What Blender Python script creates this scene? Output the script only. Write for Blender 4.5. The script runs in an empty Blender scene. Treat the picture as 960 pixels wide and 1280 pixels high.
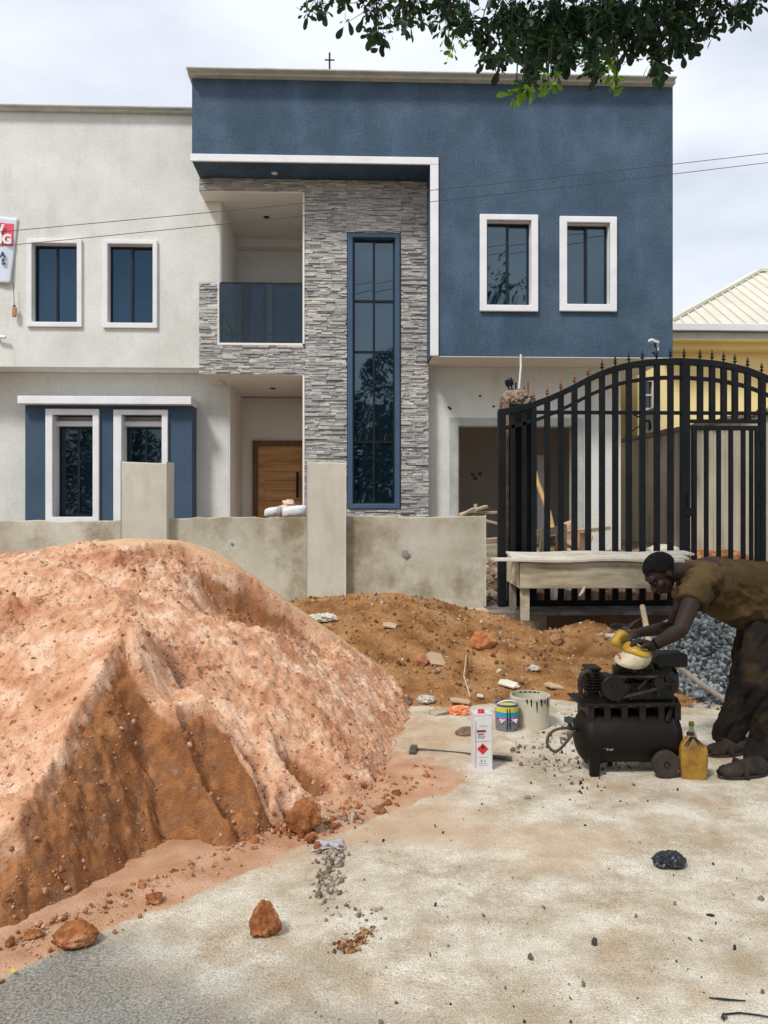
import bpy, bmesh, math, random
import numpy as np
from mathutils import Vector, Matrix, Euler
random.seed(7); np.random.seed(7)
SC = bpy.context.scene
COL = SC.collection
R = math.radians

# ---------------------------------------------------------------- camera
EYE = 1.5; FPX = 1000.0; YAW = R(2.0)
cam_d = bpy.data.cameras.new('camera'); cam = bpy.data.objects.new('camera', cam_d); COL.objects.link(cam)
cam.location = (0, 0, EYE); cam.rotation_euler = (R(90), 0, -YAW)
cam_d.sensor_fit = 'VERTICAL'; cam_d.sensor_height = 36.0; cam_d.lens = 36.0 * FPX / 1280.0
cam_d.clip_start = 0.05; cam_d.clip_end = 2000
SC.camera = cam

# ---------------------------------------------------------------- world: pale overcast sky over a Nishita sky
SUN_EL, SUN_ROT = R(50), R(200)
w = bpy.data.worlds.new('World'); SC.world = w; w.use_nodes = True
nt = w.node_tree; nt.nodes.clear(); N = nt.nodes.new; L = nt.links.new
out = N('ShaderNodeOutputWorld'); bg = N('ShaderNodeBackground'); bg.inputs['Strength'].default_value = 0.1
sky = N('ShaderNodeTexSky'); sky.sky_type = 'NISHITA'; sky.sun_disc = False
sky.sun_elevation = SUN_EL; sky.sun_rotation = SUN_ROT
tc = N('ShaderNodeTexCoord'); mp = N('ShaderNodeMapping'); mp.inputs['Scale'].default_value = (1.0, 1.0, 2.6)
mp.inputs['Rotation'].default_value = (0.2, 0.1, 0.6)
cl = N('ShaderNodeTexNoise'); cl.inputs['Scale'].default_value = 2.3; cl.inputs['Detail'].default_value = 6; cl.inputs['Roughness'].default_value = 0.5
cr = N('ShaderNodeValToRGB'); cr.color_ramp.elements[0].position = 0.36; cr.color_ramp.elements[1].position = 0.62
cr.color_ramp.elements[0].color = (3.7, 4.0, 4.6, 1); cr.color_ramp.elements[1].color = (5.5, 5.75, 6.25, 1)
mx = N('ShaderNodeMixRGB'); mx.inputs[0].default_value = 0.94
L(tc.outputs['Generated'], mp.inputs[0]); L(mp.outputs[0], cl.inputs[0]); L(cl.outputs[0], cr.inputs[0])
L(sky.outputs[0], mx.inputs[1]); L(cr.outputs[0], mx.inputs[2]); L(mx.outputs[0], bg.inputs[0]); L(bg.outputs[0], out.inputs[0])
sun_d = bpy.data.lights.new('sun', 'SUN'); sun = bpy.data.objects.new('sun', sun_d); COL.objects.link(sun)
sun_d.energy = 1.5; sun_d.angle = R(10); sun_d.color = (1.0, 0.965, 0.92)
# sun to the upper left behind the camera
sd = Vector((-0.55, -0.72, 0)).normalized() * math.cos(SUN_EL) + Vector((0, 0, math.sin(SUN_EL)))
sun.rotation_euler = sd.to_track_quat('Z', 'Y').to_euler()
sky.sun_rotation = math.atan2(sd.x, sd.y)
SC.view_settings.view_transform = 'Standard'; SC.view_settings.look = 'None'
SC.view_settings.exposure = 0.86; SC.view_settings.gamma = 1.0; SC.view_settings.use_curve_mapping = False

# ---------------------------------------------------------------- measuring
def P(px, py, Y):
    u = (px - 480) / FPX; v = (640 - py) / FPX
    dy = math.cos(YAW) - u * math.sin(YAW); dx = u * math.cos(YAW) + math.sin(YAW)
    t = Y / dy
    return Vector((dx * t, Y, EYE + v * t))
def PX(px, Y): return P(px, 640, Y).x
def PZ(px, py, Y): return P(px, py, Y).z
def PG(px, py, z=0.0):
    u = (px - 480) / FPX; v = (640 - py) / FPX
    t = (z - EYE) / v
    return Vector(((u * math.cos(YAW) + math.sin(YAW)) * t, (math.cos(YAW) - u * math.sin(YAW)) * t, z))

# ---------------------------------------------------------------- noise
def _h(ix, iy, seed):
    n = (ix.astype(np.int64) * 374761393 + iy.astype(np.int64) * 668265263 + seed * 1442695041) & 0x7fffffff
    n = ((n ^ (n >> 13)) * 1274126177) & 0x7fffffff
    n = n ^ (n >> 16)
    return (n & 0xffff) / 32767.5 - 1.0
def vn(x, y, seed=0):
    x = np.asarray(x, float); y = np.asarray(y, float)
    ix = np.floor(x); iy = np.floor(y); fx = x - ix; fy = y - iy
    fx = fx * fx * fx * (fx * (fx * 6 - 15) + 10); fy = fy * fy * fy * (fy * (fy * 6 - 15) + 10)
    a = _h(ix, iy, seed); b = _h(ix + 1, iy, seed); c = _h(ix, iy + 1, seed); d = _h(ix + 1, iy + 1, seed)
    return (a * (1 - fx) + b * fx) * (1 - fy) + (c * (1 - fx) + d * fx) * fy
def fbm(x, y, o=4, seed=0, g=0.5):
    s = 0; a = 1; t = 0; ca, sa = math.cos(.6), math.sin(.6)
    for i in range(o):
        s = s + a * vn(x, y, seed + i * 17); t += a; a *= g
        x, y = (x * ca - y * sa) * 2.03 + 5.2, (x * sa + y * ca) * 2.03 + 1.3
    return s / t
def sst(a, b, x):
    t = np.clip((np.asarray(x, float) - a) / (b - a), 0, 1); return t * t * (3 - 2 * t)

# ---------------------------------------------------------------- materials
def lin(r, g, b):
    f = lambda c: (c / 255 / 12.92) if c / 255 <= 0.04045 else ((c / 255 + 0.055) / 1.055) ** 2.4
    return (f(r), f(g), f(b))
def mat(name, cols, scale=3.0, rough=0.8, bump=0.0, bscale=60.0, metallic=0.0, spec=0.3, detail=5.0, pos=None,
        stretch=(1, 1, 1), fine=0.0, fscale=90.0, bdetail=4.0, stain=None, island=False, wet=None, bdist=0.01, rgh=.6):
    """procedural: a noise ramp for the colour, a second noise for speckle, a third for fine relief, optional stain layer"""
    m = bpy.data.materials.new(name); m.use_nodes = True
    t = m.node_tree; b = t.nodes['Principled BSDF']; n = t.nodes.new; l = t.links.new
    b.inputs['Roughness'].default_value = rough; b.inputs['Metallic'].default_value = metallic
    b.inputs['Specular IOR Level'].default_value = spec
    c = n('ShaderNodeTexCoord'); mpn = n('ShaderNodeMapping'); l(c.outputs['Object'], mpn.inputs[0]); mpn.inputs['Scale'].default_value = stretch
    if len(cols) == 1 and not fine: 
        b.inputs['Base Color'].default_value = (*cols[0], 1); colout = None
    ns = n('ShaderNodeTexNoise'); ns.inputs['Scale'].default_value = scale; ns.inputs['Detail'].default_value = detail; ns.inputs['Roughness'].default_value = rgh
    l(mpn.outputs[0], ns.inputs['Vector'])
    rp = n('ShaderNodeValToRGB'); e = rp.color_ramp.elements
    if len(cols) == 1: cols = [tuple(x * .88 for x in cols[0]), tuple(min(1, x * 1.1) for x in cols[0])]
    if pos is None: pos = [0.32 + 0.36 * i / (len(cols) - 1) for i in range(len(cols))]
    while len(e) < len(cols): e.new(0.5)
    for i, (p, q) in enumerate(zip(pos, cols)): e[i].position = p; e[i].color = (*q, 1)
    src = ns.outputs['Fac']
    if island:
        g = n('ShaderNodeNewGeometry'); oi = n('ShaderNodeObjectInfo'); ad = n('ShaderNodeMath'); ad.operation = 'ADD'
        fr = n('ShaderNodeMath'); fr.operation = 'FRACT'
        l(g.outputs['Random Per Island'], ad.inputs[0]); l(oi.outputs['Random'], ad.inputs[1]); l(ad.outputs[0], fr.inputs[0])
        mi = n('ShaderNodeMath'); mi.operation = 'MULTIPLY_ADD'; mi.inputs[1].default_value = 0.55; mi.inputs[2].default_value = -0.05
        l(fr.outputs[0], mi.inputs[0]); m2 = n('ShaderNodeMath'); m2.operation = 'MULTIPLY_ADD'; m2.inputs[1].default_value = 0.5
        l(src, m2.inputs[0]); l(mi.outputs[0], m2.inputs[2]); src = m2.outputs[0]
    l(src, rp.inputs[0]); colout = rp.outputs[0]
    if stain:   # (colour, scale, low, high, amount, stretch)
        scn = n('ShaderNodeTexNoise'); scn.inputs['Scale'].default_value = stain[1]; scn.inputs['Detail'].default_value = 7; scn.inputs['Roughness'].default_value = 0.65
        mm = n('ShaderNodeMapping'); mm.inputs['Scale'].default_value = stain[5] if len(stain) > 5 else (1, 1, 1); mm.inputs['Location'].default_value = (3.1, 7.7, 1.9)
        l(c.outputs['Object'], mm.inputs[0]); l(mm.outputs[0], scn.inputs['Vector'])
        mr = n('ShaderNodeMapRange'); mr.inputs[1].default_value = stain[2]; mr.inputs[2].default_value = stain[3]; mr.inputs[4].default_value = stain[4]
        l(scn.outputs['Fac'], mr.inputs[0]); mc = n('ShaderNodeMixRGB'); l(mr.outputs[0], mc.inputs[0]); l(colout, mc.inputs[1])
        mc.inputs[2].default_value = (*stain[0], 1); colout = mc.outputs[0]
    if fine:
        fn = n('ShaderNodeTexNoise'); fn.inputs['Scale'].default_value = fscale; fn.inputs['Detail'].default_value = 3; l(mpn.outputs[0], fn.inputs['Vector'])
        mr = n('ShaderNodeMapRange'); mr.inputs[1].default_value = 0.3; mr.inputs[2].default_value = 0.7
        mr.inputs[3].default_value = 1 - fine; mr.inputs[4].default_value = 1 + fine; l(fn.outputs['Fac'], mr.inputs[0])
        vm = n('ShaderNodeVectorMath'); vm.operation = 'SCALE'; l(colout, vm.inputs[0]); l(mr.outputs[0], vm.inputs['Scale']); colout = vm.outputs[0]
    l(colout, b.inputs['Base Color'])
    if wet:     # (rough low, rough high)
        mr = n('ShaderNodeMapRange'); mr.inputs[1].default_value = .35; mr.inputs[2].default_value = .65
        mr.inputs[3].default_value = wet[0]; mr.inputs[4].default_value = wet[1]; l(ns.outputs['Fac'], mr.inputs[0]); l(mr.outputs[0], b.inputs['Roughness'])
    if bump:
        bn = n('ShaderNodeTexNoise'); bn.inputs['Scale'].default_value = bscale; bn.inputs['Detail'].default_value = bdetail; bn.inputs['Roughness'].default_value = 0.6
        l(mpn.outputs[0], bn.inputs['Vector']); bp = n('ShaderNodeBump'); bp.inputs['Strength'].default_value = bump; bp.inputs['Distance'].default_value = bdist
        l(bn.outputs['Fac'], bp.inputs['Height']); l(bp.outputs[0], b.inputs['Normal'])
    return m

M = {}
M['cream'] = mat('cream_stucco', [(.62, .625, .565), (.69, .695, .64), (.75, .755, .70)], 1.1, .9, .5, 45, fine=.07, fscale=38, spec=.15, stain=((.42, .41, .34), 2.2, .55, .75, .35, (1, 1, .25)))
M['blue'] = mat('blue_stucco', [(.046, .080, .118), (.058, .095, .140), (.078, .120, .168)], 1.6, .85, .6, 40, fine=.22, fscale=34, spec=.25, stain=((.10, .17, .27), 2.5, .5, .75, .45, (1, 1, .35)))
M['white'] = mat('white_paint', [(.72, .72, .72), (.82, .82, .82)], 3, .6, .15, 50, stain=((.5, .47, .42), 6, .62, .8, .4))
M['plaster'] = mat('inner_plaster', [(.78, .74, .68), (.85, .81, .75)], 1, .85, .1, 30)
M['plaster2'] = mat('reveal_plaster', [(.78, .75, .69), (.84, .81, .75)], 1, .85, .15, 30)
M['roomwall'] = mat('room_plaster', [(.60, .56, .52), (.68, .64, .60)], .8, .9, .15, 20)
M['cornice'] = mat('cornice_paint', [(.48, .50, .45), (.62, .63, .57)], 2.5, .8, .2, 30, stain=((.15, .16, .15), 5, .5, .8, .5, (1, 1, 4)))
M['stone'] = mat('ledger_stone', [(.20, .20, .21), (.37, .365, .355), (.48, .465, .44), (.64, .61, .54)], 6, .85, .7, 60, pos=[.08, .26, .5, .74], island=True, fine=.25, fscale=45)
M['backing'] = mat('mortar_backing', [(.24, .235, .225)], 5, .95)
M['concrete'] = mat('render_concrete', [(.35, .31, .225), (.48, .45, .36), (.58, .55, .46)], 1.5, .9, .4, 35, pos=[.3, .48, .66], fine=.08, fscale=60, spec=.15, stain=((.21, .165, .09), 1.9, .47, .68, .85, (1, 1, .9)), bdist=.006)
M['concrete2'] = mat('pillar_concrete', [(.50, .47, .39), (.60, .57, .48)], 2.5, .9, .35, 40, fine=.07, spec=.15, stain=((.36, .30, .20), 3, .5, .8, .6, (1, 1, .4)), bdist=.006)
M['rawcon'] = mat('raw_concrete', [(.20, .15, .105), (.34, .26, .19)], 9, .95, 1, 25, fine=.3, fscale=30, bdist=.03)
M['boundary'] = mat('weathered_render', [(.46, .41, .31), (.62, .57, .46)], 1.0, .9, .3, 30, fine=.08, stain=((.16, .13, .08), 2.0, .5, .75, .8, (2, 2, .25)))
M['black'] = mat('black_enamel', [(.005, .006, .008), (.010, .012, .014)], 4, .5, .2, 30, spec=.2, stain=((.09, .08, .065), 14, .62, .8, .5), bdist=.003)
M['rust'] = mat('copper_tip', [(.15, .06, .03), (.25, .11, .06)], 15, .6, .2, 60)
M['glass'] = None
M['frame'] = mat('dark_aluminium', [(.012, .016, .02), (.02, .025, .03)], 5, .35, metallic=.3)
M['frameblue'] = mat('surround_blue', [(.05, .09, .15), (.065, .11, .18)], 3, .7, .2, 40)
M['ylw'] = mat('yellow_render', [(.86, .68, .30), (.90, .75, .38)], .5, .85, .1, 20)
M['roofm'] = mat('cream_metal_roof', [(.60, .57, .47), (.68, .65, .55)], 1, .6, spec=.2)
M['fascia'] = mat('white_fascia', [(.62, .64, .65), (.75, .76, .77)], 2, .5)
M['door'] = mat('varnished_wood', [(.38, .18, .055), (.54, .28, .095), (.62, .36, .14)], 2.2, .45, .15, 30, stretch=(.6, 4, 6), spec=.4, detail=8, stain=((.10, .035, .01), 5, .68, .72, .7))
M['doorframe'] = mat('door_frame_wood', [(.13, .06, .025), (.20, .10, .045)], 3, .5, stretch=(5, 5, .6))
M['lumber'] = mat('pale_lumber', [(.42, .32, .20), (.62, .50, .34)], 3, .85, .3, 40, stretch=(1, 6, 6), stain=((.25, .19, .12), 5, .5, .75, .6))
M['plank'] = mat('cement_stained_plank', [(.30, .24, .15), (.48, .41, .28), (.60, .54, .41)], 2.5, .9, .5, 30, stretch=(.8, 6, 6), stain=((.22, .14, .08), 4, .5, .75, .7), fine=.12, fscale=50)
M['ply'] = mat('cement_splashed_board', [(.50, .45, .35), (.68, .64, .54)], 4, .9, .3, 30, stain=((.20, .15, .09), 11, .60, .70, .8))
M['greywood'] = mat('grey_old_wood', [(.17, .15, .11), (.27, .24, .19)], 3, .9, .5, 30, stretch=(6, 6, 1))
M['bamboo'] = mat('bamboo', [(.38, .22, .07), (.52, .33, .12)], 3, .6, stretch=(4, 4, 1))
M['leaf'] = mat('leaf', [(.008, .024, .013), (.015, .042, .020), (.03, .07, .026)], 3, .45, island=True, spec=.4)
M['leafy'] = mat('young_leaf', [(.10, .20, .02), (.19, .33, .04)], 3, .5, island=True, spec=.3)
M['bark'] = mat('bark', [(.06, .045, .03), (.13, .10, .07)], 8, .95, .8, 20, stretch=(3, 3, .6))
def leafify(m, tr):
    t = m.node_tree; b = t.nodes['Principled BSDF']; o = [x for x in t.nodes if x.type == 'OUTPUT_MATERIAL'][0]
    tl = t.nodes.new('ShaderNodeBsdfTranslucent'); tl.inputs[0].default_value = (*tr, 1); ms = t.nodes.new('ShaderNodeMixShader'); ms.inputs[0].default_value = .3
    t.links.new(b.outputs[0], ms.inputs[1]); t.links.new(tl.outputs[0], ms.inputs[2]); t.links.new(ms.outputs[0], o.inputs[0])
leafify(M['leaf'], (.02, .07, .01)); leafify(M['leafy'], (.22, .42, .03))
def glassmat(name, tint, wav=.25, refl=(.17, .25, .33), dif=(.004, .010, .016)):
    m = bpy.data.materials.new(name); m.use_nodes = True; t = m.node_tree; t.nodes.remove(t.nodes['Principled BSDF']); o = [x for x in t.nodes if x.type == 'OUTPUT_MATERIAL'][0]
    g = t.nodes.new('ShaderNodeBsdfGlossy'); g.inputs['Color'].default_value = (*refl, 1); g.inputs['Roughness'].default_value = .02
    df = t.nodes.new('ShaderNodeBsdfDiffuse'); df.inputs[0].default_value = (*dif, 1); ad = t.nodes.new('ShaderNodeAddShader')
    c = t.nodes.new('ShaderNodeTexCoord'); n = t.nodes.new('ShaderNodeTexNoise'); n.inputs['Scale'].default_value = 1.3; n.inputs['Detail'].default_value = 1
    bp = t.nodes.new('ShaderNodeBump'); bp.inputs['Strength'].default_value = wav; bp.inputs['Distance'].default_value = .02
    t.links.new(c.outputs['Object'], n.inputs[0]); t.links.new(n.outputs[0], bp.inputs['Height']); t.links.new(bp.outputs[0], g.inputs['Normal'])
    t.links.new(g.outputs[0], ad.inputs[0]); t.links.new(df.outputs[0], ad.inputs[1]); t.links.new(ad.outputs[0], o.inputs[0])
    return m
M['glass'] = glassmat('reflective_blue_glass', (.004, .010, .016), .25, (.040, .068, .098))
M['glass3'] = glassmat('pale_reflective_glass', (.004, .010, .016), .3, (.085, .115, .135))
M['glass2'] = glassmat('dark_glass', (.004, .007, .008), .2, (.05, .065, .075))
def clearglass(name, tint, fac):
    m = bpy.data.materials.new(name); m.use_nodes = True; t = m.node_tree; b = t.nodes['Principled BSDF']
    o = [x for x in t.nodes if x.type == 'OUTPUT_MATERIAL'][0]
    b.inputs['Base Color'].default_value = (*[x * .15 for x in tint], 1); b.inputs['Roughness'].default_value = .04; b.inputs['IOR'].default_value = 1.9
    tr = t.nodes.new('ShaderNodeBsdfTransparent'); tr.inputs[0].default_value = (*tint, 1); ms = t.nodes.new('ShaderNodeMixShader'); ms.inputs[0].default_value = fac
    t.links.new(b.outputs[0], ms.inputs[1]); t.links.new(tr.outputs[0], ms.inputs[2]); t.links.new(ms.outputs[0], o.inputs[0])
    return m
M['balglass'] = clearglass('tinted_balustrade_glass', (.42, .55, .64), .78)

# ---------------------------------------------------------------- mesh helpers
WL = {}
class MB:
    def __init__(s): s.v = []; s.f = []
    def add(s, vs, fs):
        k = len(s.v); s.v += [tuple(v) for v in vs]; s.f += [tuple(i + k for i in f) for f in fs]; return s
    def box(s, x0, x1, y0, y1, z0, z1):
        if x1 < x0: x0, x1 = x1, x0
        if y1 < y0: y0, y1 = y1, y0
        if z1 < z0: z0, z1 = z1, z0
        return s.add([(x0,y0,z0),(x1,y0,z0),(x1,y1,z0),(x0,y1,z0),(x0,y0,z1),(x1,y0,z1),(x1,y1,z1),(x0,y1,z1)],
              [(3,2,1,0),(4,5,6,7),(0,1,5,4),(1,2,6,5),(2,3,7,6),(3,0,4,7)])
    def obox(s, c, size, rot=(0,0,0), jit=0):
        m = rot if isinstance(rot, Matrix) else Euler(rot).to_matrix(); c = Vector(c); a = [x / 2 for x in size]; vs = []
        for z in (-1, 1):
            for (x, y) in ((-1,-1),(1,-1),(1,1),(-1,1)):
                p = Vector((x * a[0] * (1 + random.uniform(-jit, jit)), y * a[1] * (1 + random.uniform(-jit, jit)), z * a[2] * (1 + random.uniform(-jit, jit))))
                vs.append(c + m @ p)
        return s.add(vs, [(3,2,1,0),(4,5,6,7),(0,1,5,4),(1,2,6,5),(2,3,7,6),(3,0,4,7)])
    def bar(s, a, b, wd, ht, up=(0,0,1)):
        a = Vector(a); b = Vector(b); t = (b - a).normalized(); up = Vector(up)
        sd_ = t.cross(up).normalized(); u2 = sd_.cross(t); vs = []
        for p in (a, b):
            for (i, j) in ((-1,-1),(1,-1),(1,1),(-1,1)): vs.append(p + sd_ * i * wd / 2 + u2 * j * ht / 2)
        return s.add(vs, [(0,1,2,3),(7,6,5,4),(0,4,5,1),(1,5,6,2),(2,6,7,3),(3,7,4,0)])
    def tube(s, pts, rad, n=8, ref=None, cap=True):
        pts = [Vector(p) for p in pts]; K = len(pts)
        if not isinstance(rad, (list, tuple)): rad = [rad] * K
        k0 = len(s.v); prev = None
        for i, p in enumerate(pts):
            t = (pts[min(i + 1, K - 1)] - pts[max(i - 1, 0)]).normalized()
            if ref is not None: sd_ = t.cross(Vector(ref))
            elif prev is None: sd_ = t.cross(Vector((0, 0, 1)) if abs(t.z) < .9 else Vector((1, 0, 0)))
            else: sd_ = prev - t * prev.dot(t)
            sd_.normalize(); prev = sd_; o = t.cross(sd_); r = rad[i]; rx, ry = (r if isinstance(r, (list, tuple)) else (r, r))
            for j in range(n):
                a = 2 * math.pi * j / n; s.v.append(tuple(p + sd_ * rx * math.cos(a) + o * ry * math.sin(a)))
        for i in range(K - 1):
            for j in range(n):
                a = k0 + i * n + j; b = k0 + i * n + (j + 1) % n; s.f.append((a, b, b + n, a + n))
        if cap: s.f.append(tuple(k0 + j for j in reversed(range(n)))); s.f.append(tuple(k0 + (K - 1) * n + j for j in range(n)))
        return s
    def lathe(s, prof, n=24, c=(0,0,0), axis='Z', sy=1.0):
        c = Vector(c); k0 = len(s.v)
        for (r, h) in prof:
            for j in range(n):
                a = 2 * math.pi * j / n; x, y = r * math.cos(a), r * math.sin(a) * sy
                s.v.append(tuple(c + (Vector((x, y, h)) if axis == 'Z' else Vector((h, x, y)) if axis == 'X' else Vector((x, h, y)))))
        for i in range(len(prof) - 1):
            for j in range(n):
                a = k0 + i * n + j; b = k0 + i * n + (j + 1) % n; s.f.append((a, b, b + n, a + n) if axis != 'Y' else (a + n, b + n, b, a))
        s.f.append(tuple(k0 + j for j in reversed(range(n)))); s.f.append(tuple(k0 + (len(prof) - 1) * n + j for j in range(n)))
        return s
    def ell(s, c, r, n=16, m=10, rot=None):
        c = Vector(c); rot = rot or Matrix.Identity(3); k0 = len(s.v)
        for i in range(1, m):
            th = math.pi * i / m
            for j in range(n):
                a = 2 * math.pi * j / n
                s.v.append(tuple(c + rot @ Vector((r[0] * math.sin(th) * math.cos(a), r[1] * math.sin(th) * math.sin(a), r[2] * math.cos(th)))))
        s.v.append(tuple(c + rot @ Vector((0, 0, r[2])))); s.v.append(tuple(c + rot @ Vector((0, 0, -r[2])))); T = len(s.v) - 2; B = T + 1
        for i in range(m - 2):
            for j in range(n):
                a = k0 + i * n + j; b = k0 + i * n + (j + 1) % n; s.f.append((a, a + n, b + n, b))
        for j in range(n):
            s.f.append((T, k0 + j, k0 + (j + 1) % n)); q = k0 + (m - 2) * n; s.f.append((B, q + (j + 1) % n, q + j))
        return s
    def prism(s, poly, a0, a1, axis='Y'):
        n = len(poly); vs = []
        for a in (a0, a1):
            for (p, q) in poly: vs.append((p, a, q) if axis == 'Y' else (a, p, q) if axis == 'X' else (p, q, a))
        return s.add(vs, [tuple(range(n)), tuple(reversed(range(n, 2 * n)))] + [((i + 1) % n, i, n + i, n + (i + 1) % n) for i in range(n)])
    def rock(s, c, r, sq=(1, 1, .75), n=7, m=5, rough=.25, rot=None):
        c = Vector(c); rot = rot or Euler((random.uniform(0, 6), random.uniform(0, 6), random.uniform(0, 6))).to_matrix(); k0 = len(s.v)
        s.ell((0, 0, 0), (1, 1, 1), n, m)
        for i in range(k0, len(s.v)):
            v = Vector(s.v[i]) * (1 + random.uniform(-rough, rough)); v = rot @ v
            s.v[i] = tuple(c + Vector((v.x * r * sq[0], v.y * r * sq[1], v.z * r * sq[2])))
        return s
    def holes(s, x0, x1, z0, z1, yf, yb, hs):
        xs = sorted({x0, x1, *[h[0] for h in hs], *[h[1] for h in hs]}); zs = sorted({z0, z1, *[h[2] for h in hs], *[h[3] for h in hs]})
        xs = [x for x in xs if x0 <= x <= x1]; zs = [z for z in zs if z0 <= z <= z1]
        sol = lambda i, j: 0 <= i < len(xs) - 1 and 0 <= j < len(zs) - 1 and not any(h[0] < (xs[i] + xs[i+1]) / 2 < h[1] and h[2] < (zs[j] + zs[j+1]) / 2 < h[3] for h in hs)
        vid = {}; vs = []; fs = []
        def V(i, j, y):
            k = (i, j, y)
            if k not in vid: vid[k] = len(vs); vs.append((xs[i], y, zs[j]))
            return vid[k]
        for i in range(len(xs) - 1):
            for j in range(len(zs) - 1):
                if not sol(i, j): continue
                fs.append((V(i,j,yf), V(i+1,j,yf), V(i+1,j+1,yf), V(i,j+1,yf))); fs.append((V(i,j+1,yb), V(i+1,j+1,yb), V(i+1,j,yb), V(i,j,yb)))
                if not sol(i-1, j): fs.append((V(i,j,yb), V(i,j,yf), V(i,j+1,yf), V(i,j+1,yb)))
                if not sol(i+1, j): fs.append((V(i+1,j,yf), V(i+1,j,yb), V(i+1,j+1,yb), V(i+1,j+1,yf)))
                if not sol(i, j-1): fs.append((V(i,j,yb), V(i+1,j,yb), V(i+1,j,yf), V(i,j,yf)))
                if not sol(i, j+1): fs.append((V(i,j+1,yf), V(i+1,j+1,yf), V(i+1,j+1,yb), V(i,j+1,yb)))
        return s.add(vs, fs)
    def build(s, name, m, parent=None, smooth=False, bevel=0, local=False, angle=40):
        off = Vector((0, 0, 0)) if (local or parent is None) else WL.get(parent.name, Vector((0, 0, 0)))
        me = bpy.data.meshes.new(name)
        me.from_pydata([(v[0] - off.x, v[1] - off.y, v[2] - off.z) for v in s.v], [], s.f); me.update()
        if isinstance(m, str): m = M[m]
        me.materials.append(m)
        o = bpy.data.objects.new(name, me); COL.objects.link(o)
        if parent is not None: o.parent = parent; WL[o.name] = off
        if smooth:
            me.polygons.foreach_set('use_smooth', [True] * len(me.polygons)); me.set_sharp_from_angle(angle=R(angle))
        if bevel:
            b = o.modifiers.new('bevel', 'BEVEL'); b.width = bevel; b.segments = 2; b.limit_method = 'ANGLE'; b.angle_limit = R(40)
        return o
def tag(o, label=None, cat=None, group=None, kind=None):
    if label: o['label'] = label
    if cat: o['category'] = cat
    if group: o['group'] = group
    if kind: o['kind'] = kind
    return o
def thing(name, label, cat, loc=(0,0,0), rot=(0,0,0), group=None):
    o = bpy.data.objects.new(name, None); COL.objects.link(o); o.empty_display_size = .1
    o.location = loc; o.rotation_euler = rot; WL[o.name] = Vector(loc); return tag(o, label, cat, group)
def single(mb, name, m, label, cat, loc, group=None, **k):
    """a thing that is one mesh: mesh given in world space, origin moved to loc"""
    loc = Vector(loc); mb.v = [(v[0] - loc.x, v[1] - loc.y, v[2] - loc.z) for v in mb.v]
    o = mb.build(name, m, **k); o.location = loc; WL[o.name] = loc; return tag(o, label, cat, group)
def grid_obj(name, X, Y, Z, m, attrs=None, smooth=True, mask=None):
    ny, nx = X.shape; me = bpy.data.meshes.new(name); co = np.stack([X, Y, Z], -1).reshape(-1, 3).astype(np.float32)
    i = np.arange(ny * nx).reshape(ny, nx); q = np.stack([i[:-1, :-1], i[:-1, 1:], i[1:, 1:], i[1:, :-1]], -1).reshape(-1, 4)
    if mask is not None:
        mk = mask[:-1, :-1] | mask[1:, 1:] | mask[:-1, 1:] | mask[1:, :-1]; q = q[mk.reshape(-1)]
        used = np.unique(q); rm = -np.ones(len(co), int); rm[used] = np.arange(len(used)); co = co[used]; q = rm[q]
    else: used = np.arange(len(co))
    me.vertices.add(len(co)); me.vertices.foreach_set('co', co.ravel()); me.loops.add(q.size); me.loops.foreach_set('vertex_index', q.ravel().astype(np.int32))
    me.polygons.add(len(q)); me.polygons.foreach_set('loop_start', np.arange(0, q.size, 4, dtype=np.int32))
    me.update(calc_edges=True); me.validate()
    if smooth: me.polygons.foreach_set('use_smooth', np.ones(len(q), bool))
    for k, a in (attrs or {}).items():
        at = me.attributes.new(k, 'FLOAT', 'POINT'); at.data.foreach_set('value', np.asarray(a, np.float32).reshape(-1)[used])
    me.materials.append(m); o = bpy.data.objects.new(name, me); COL.objects.link(o); return o
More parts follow.
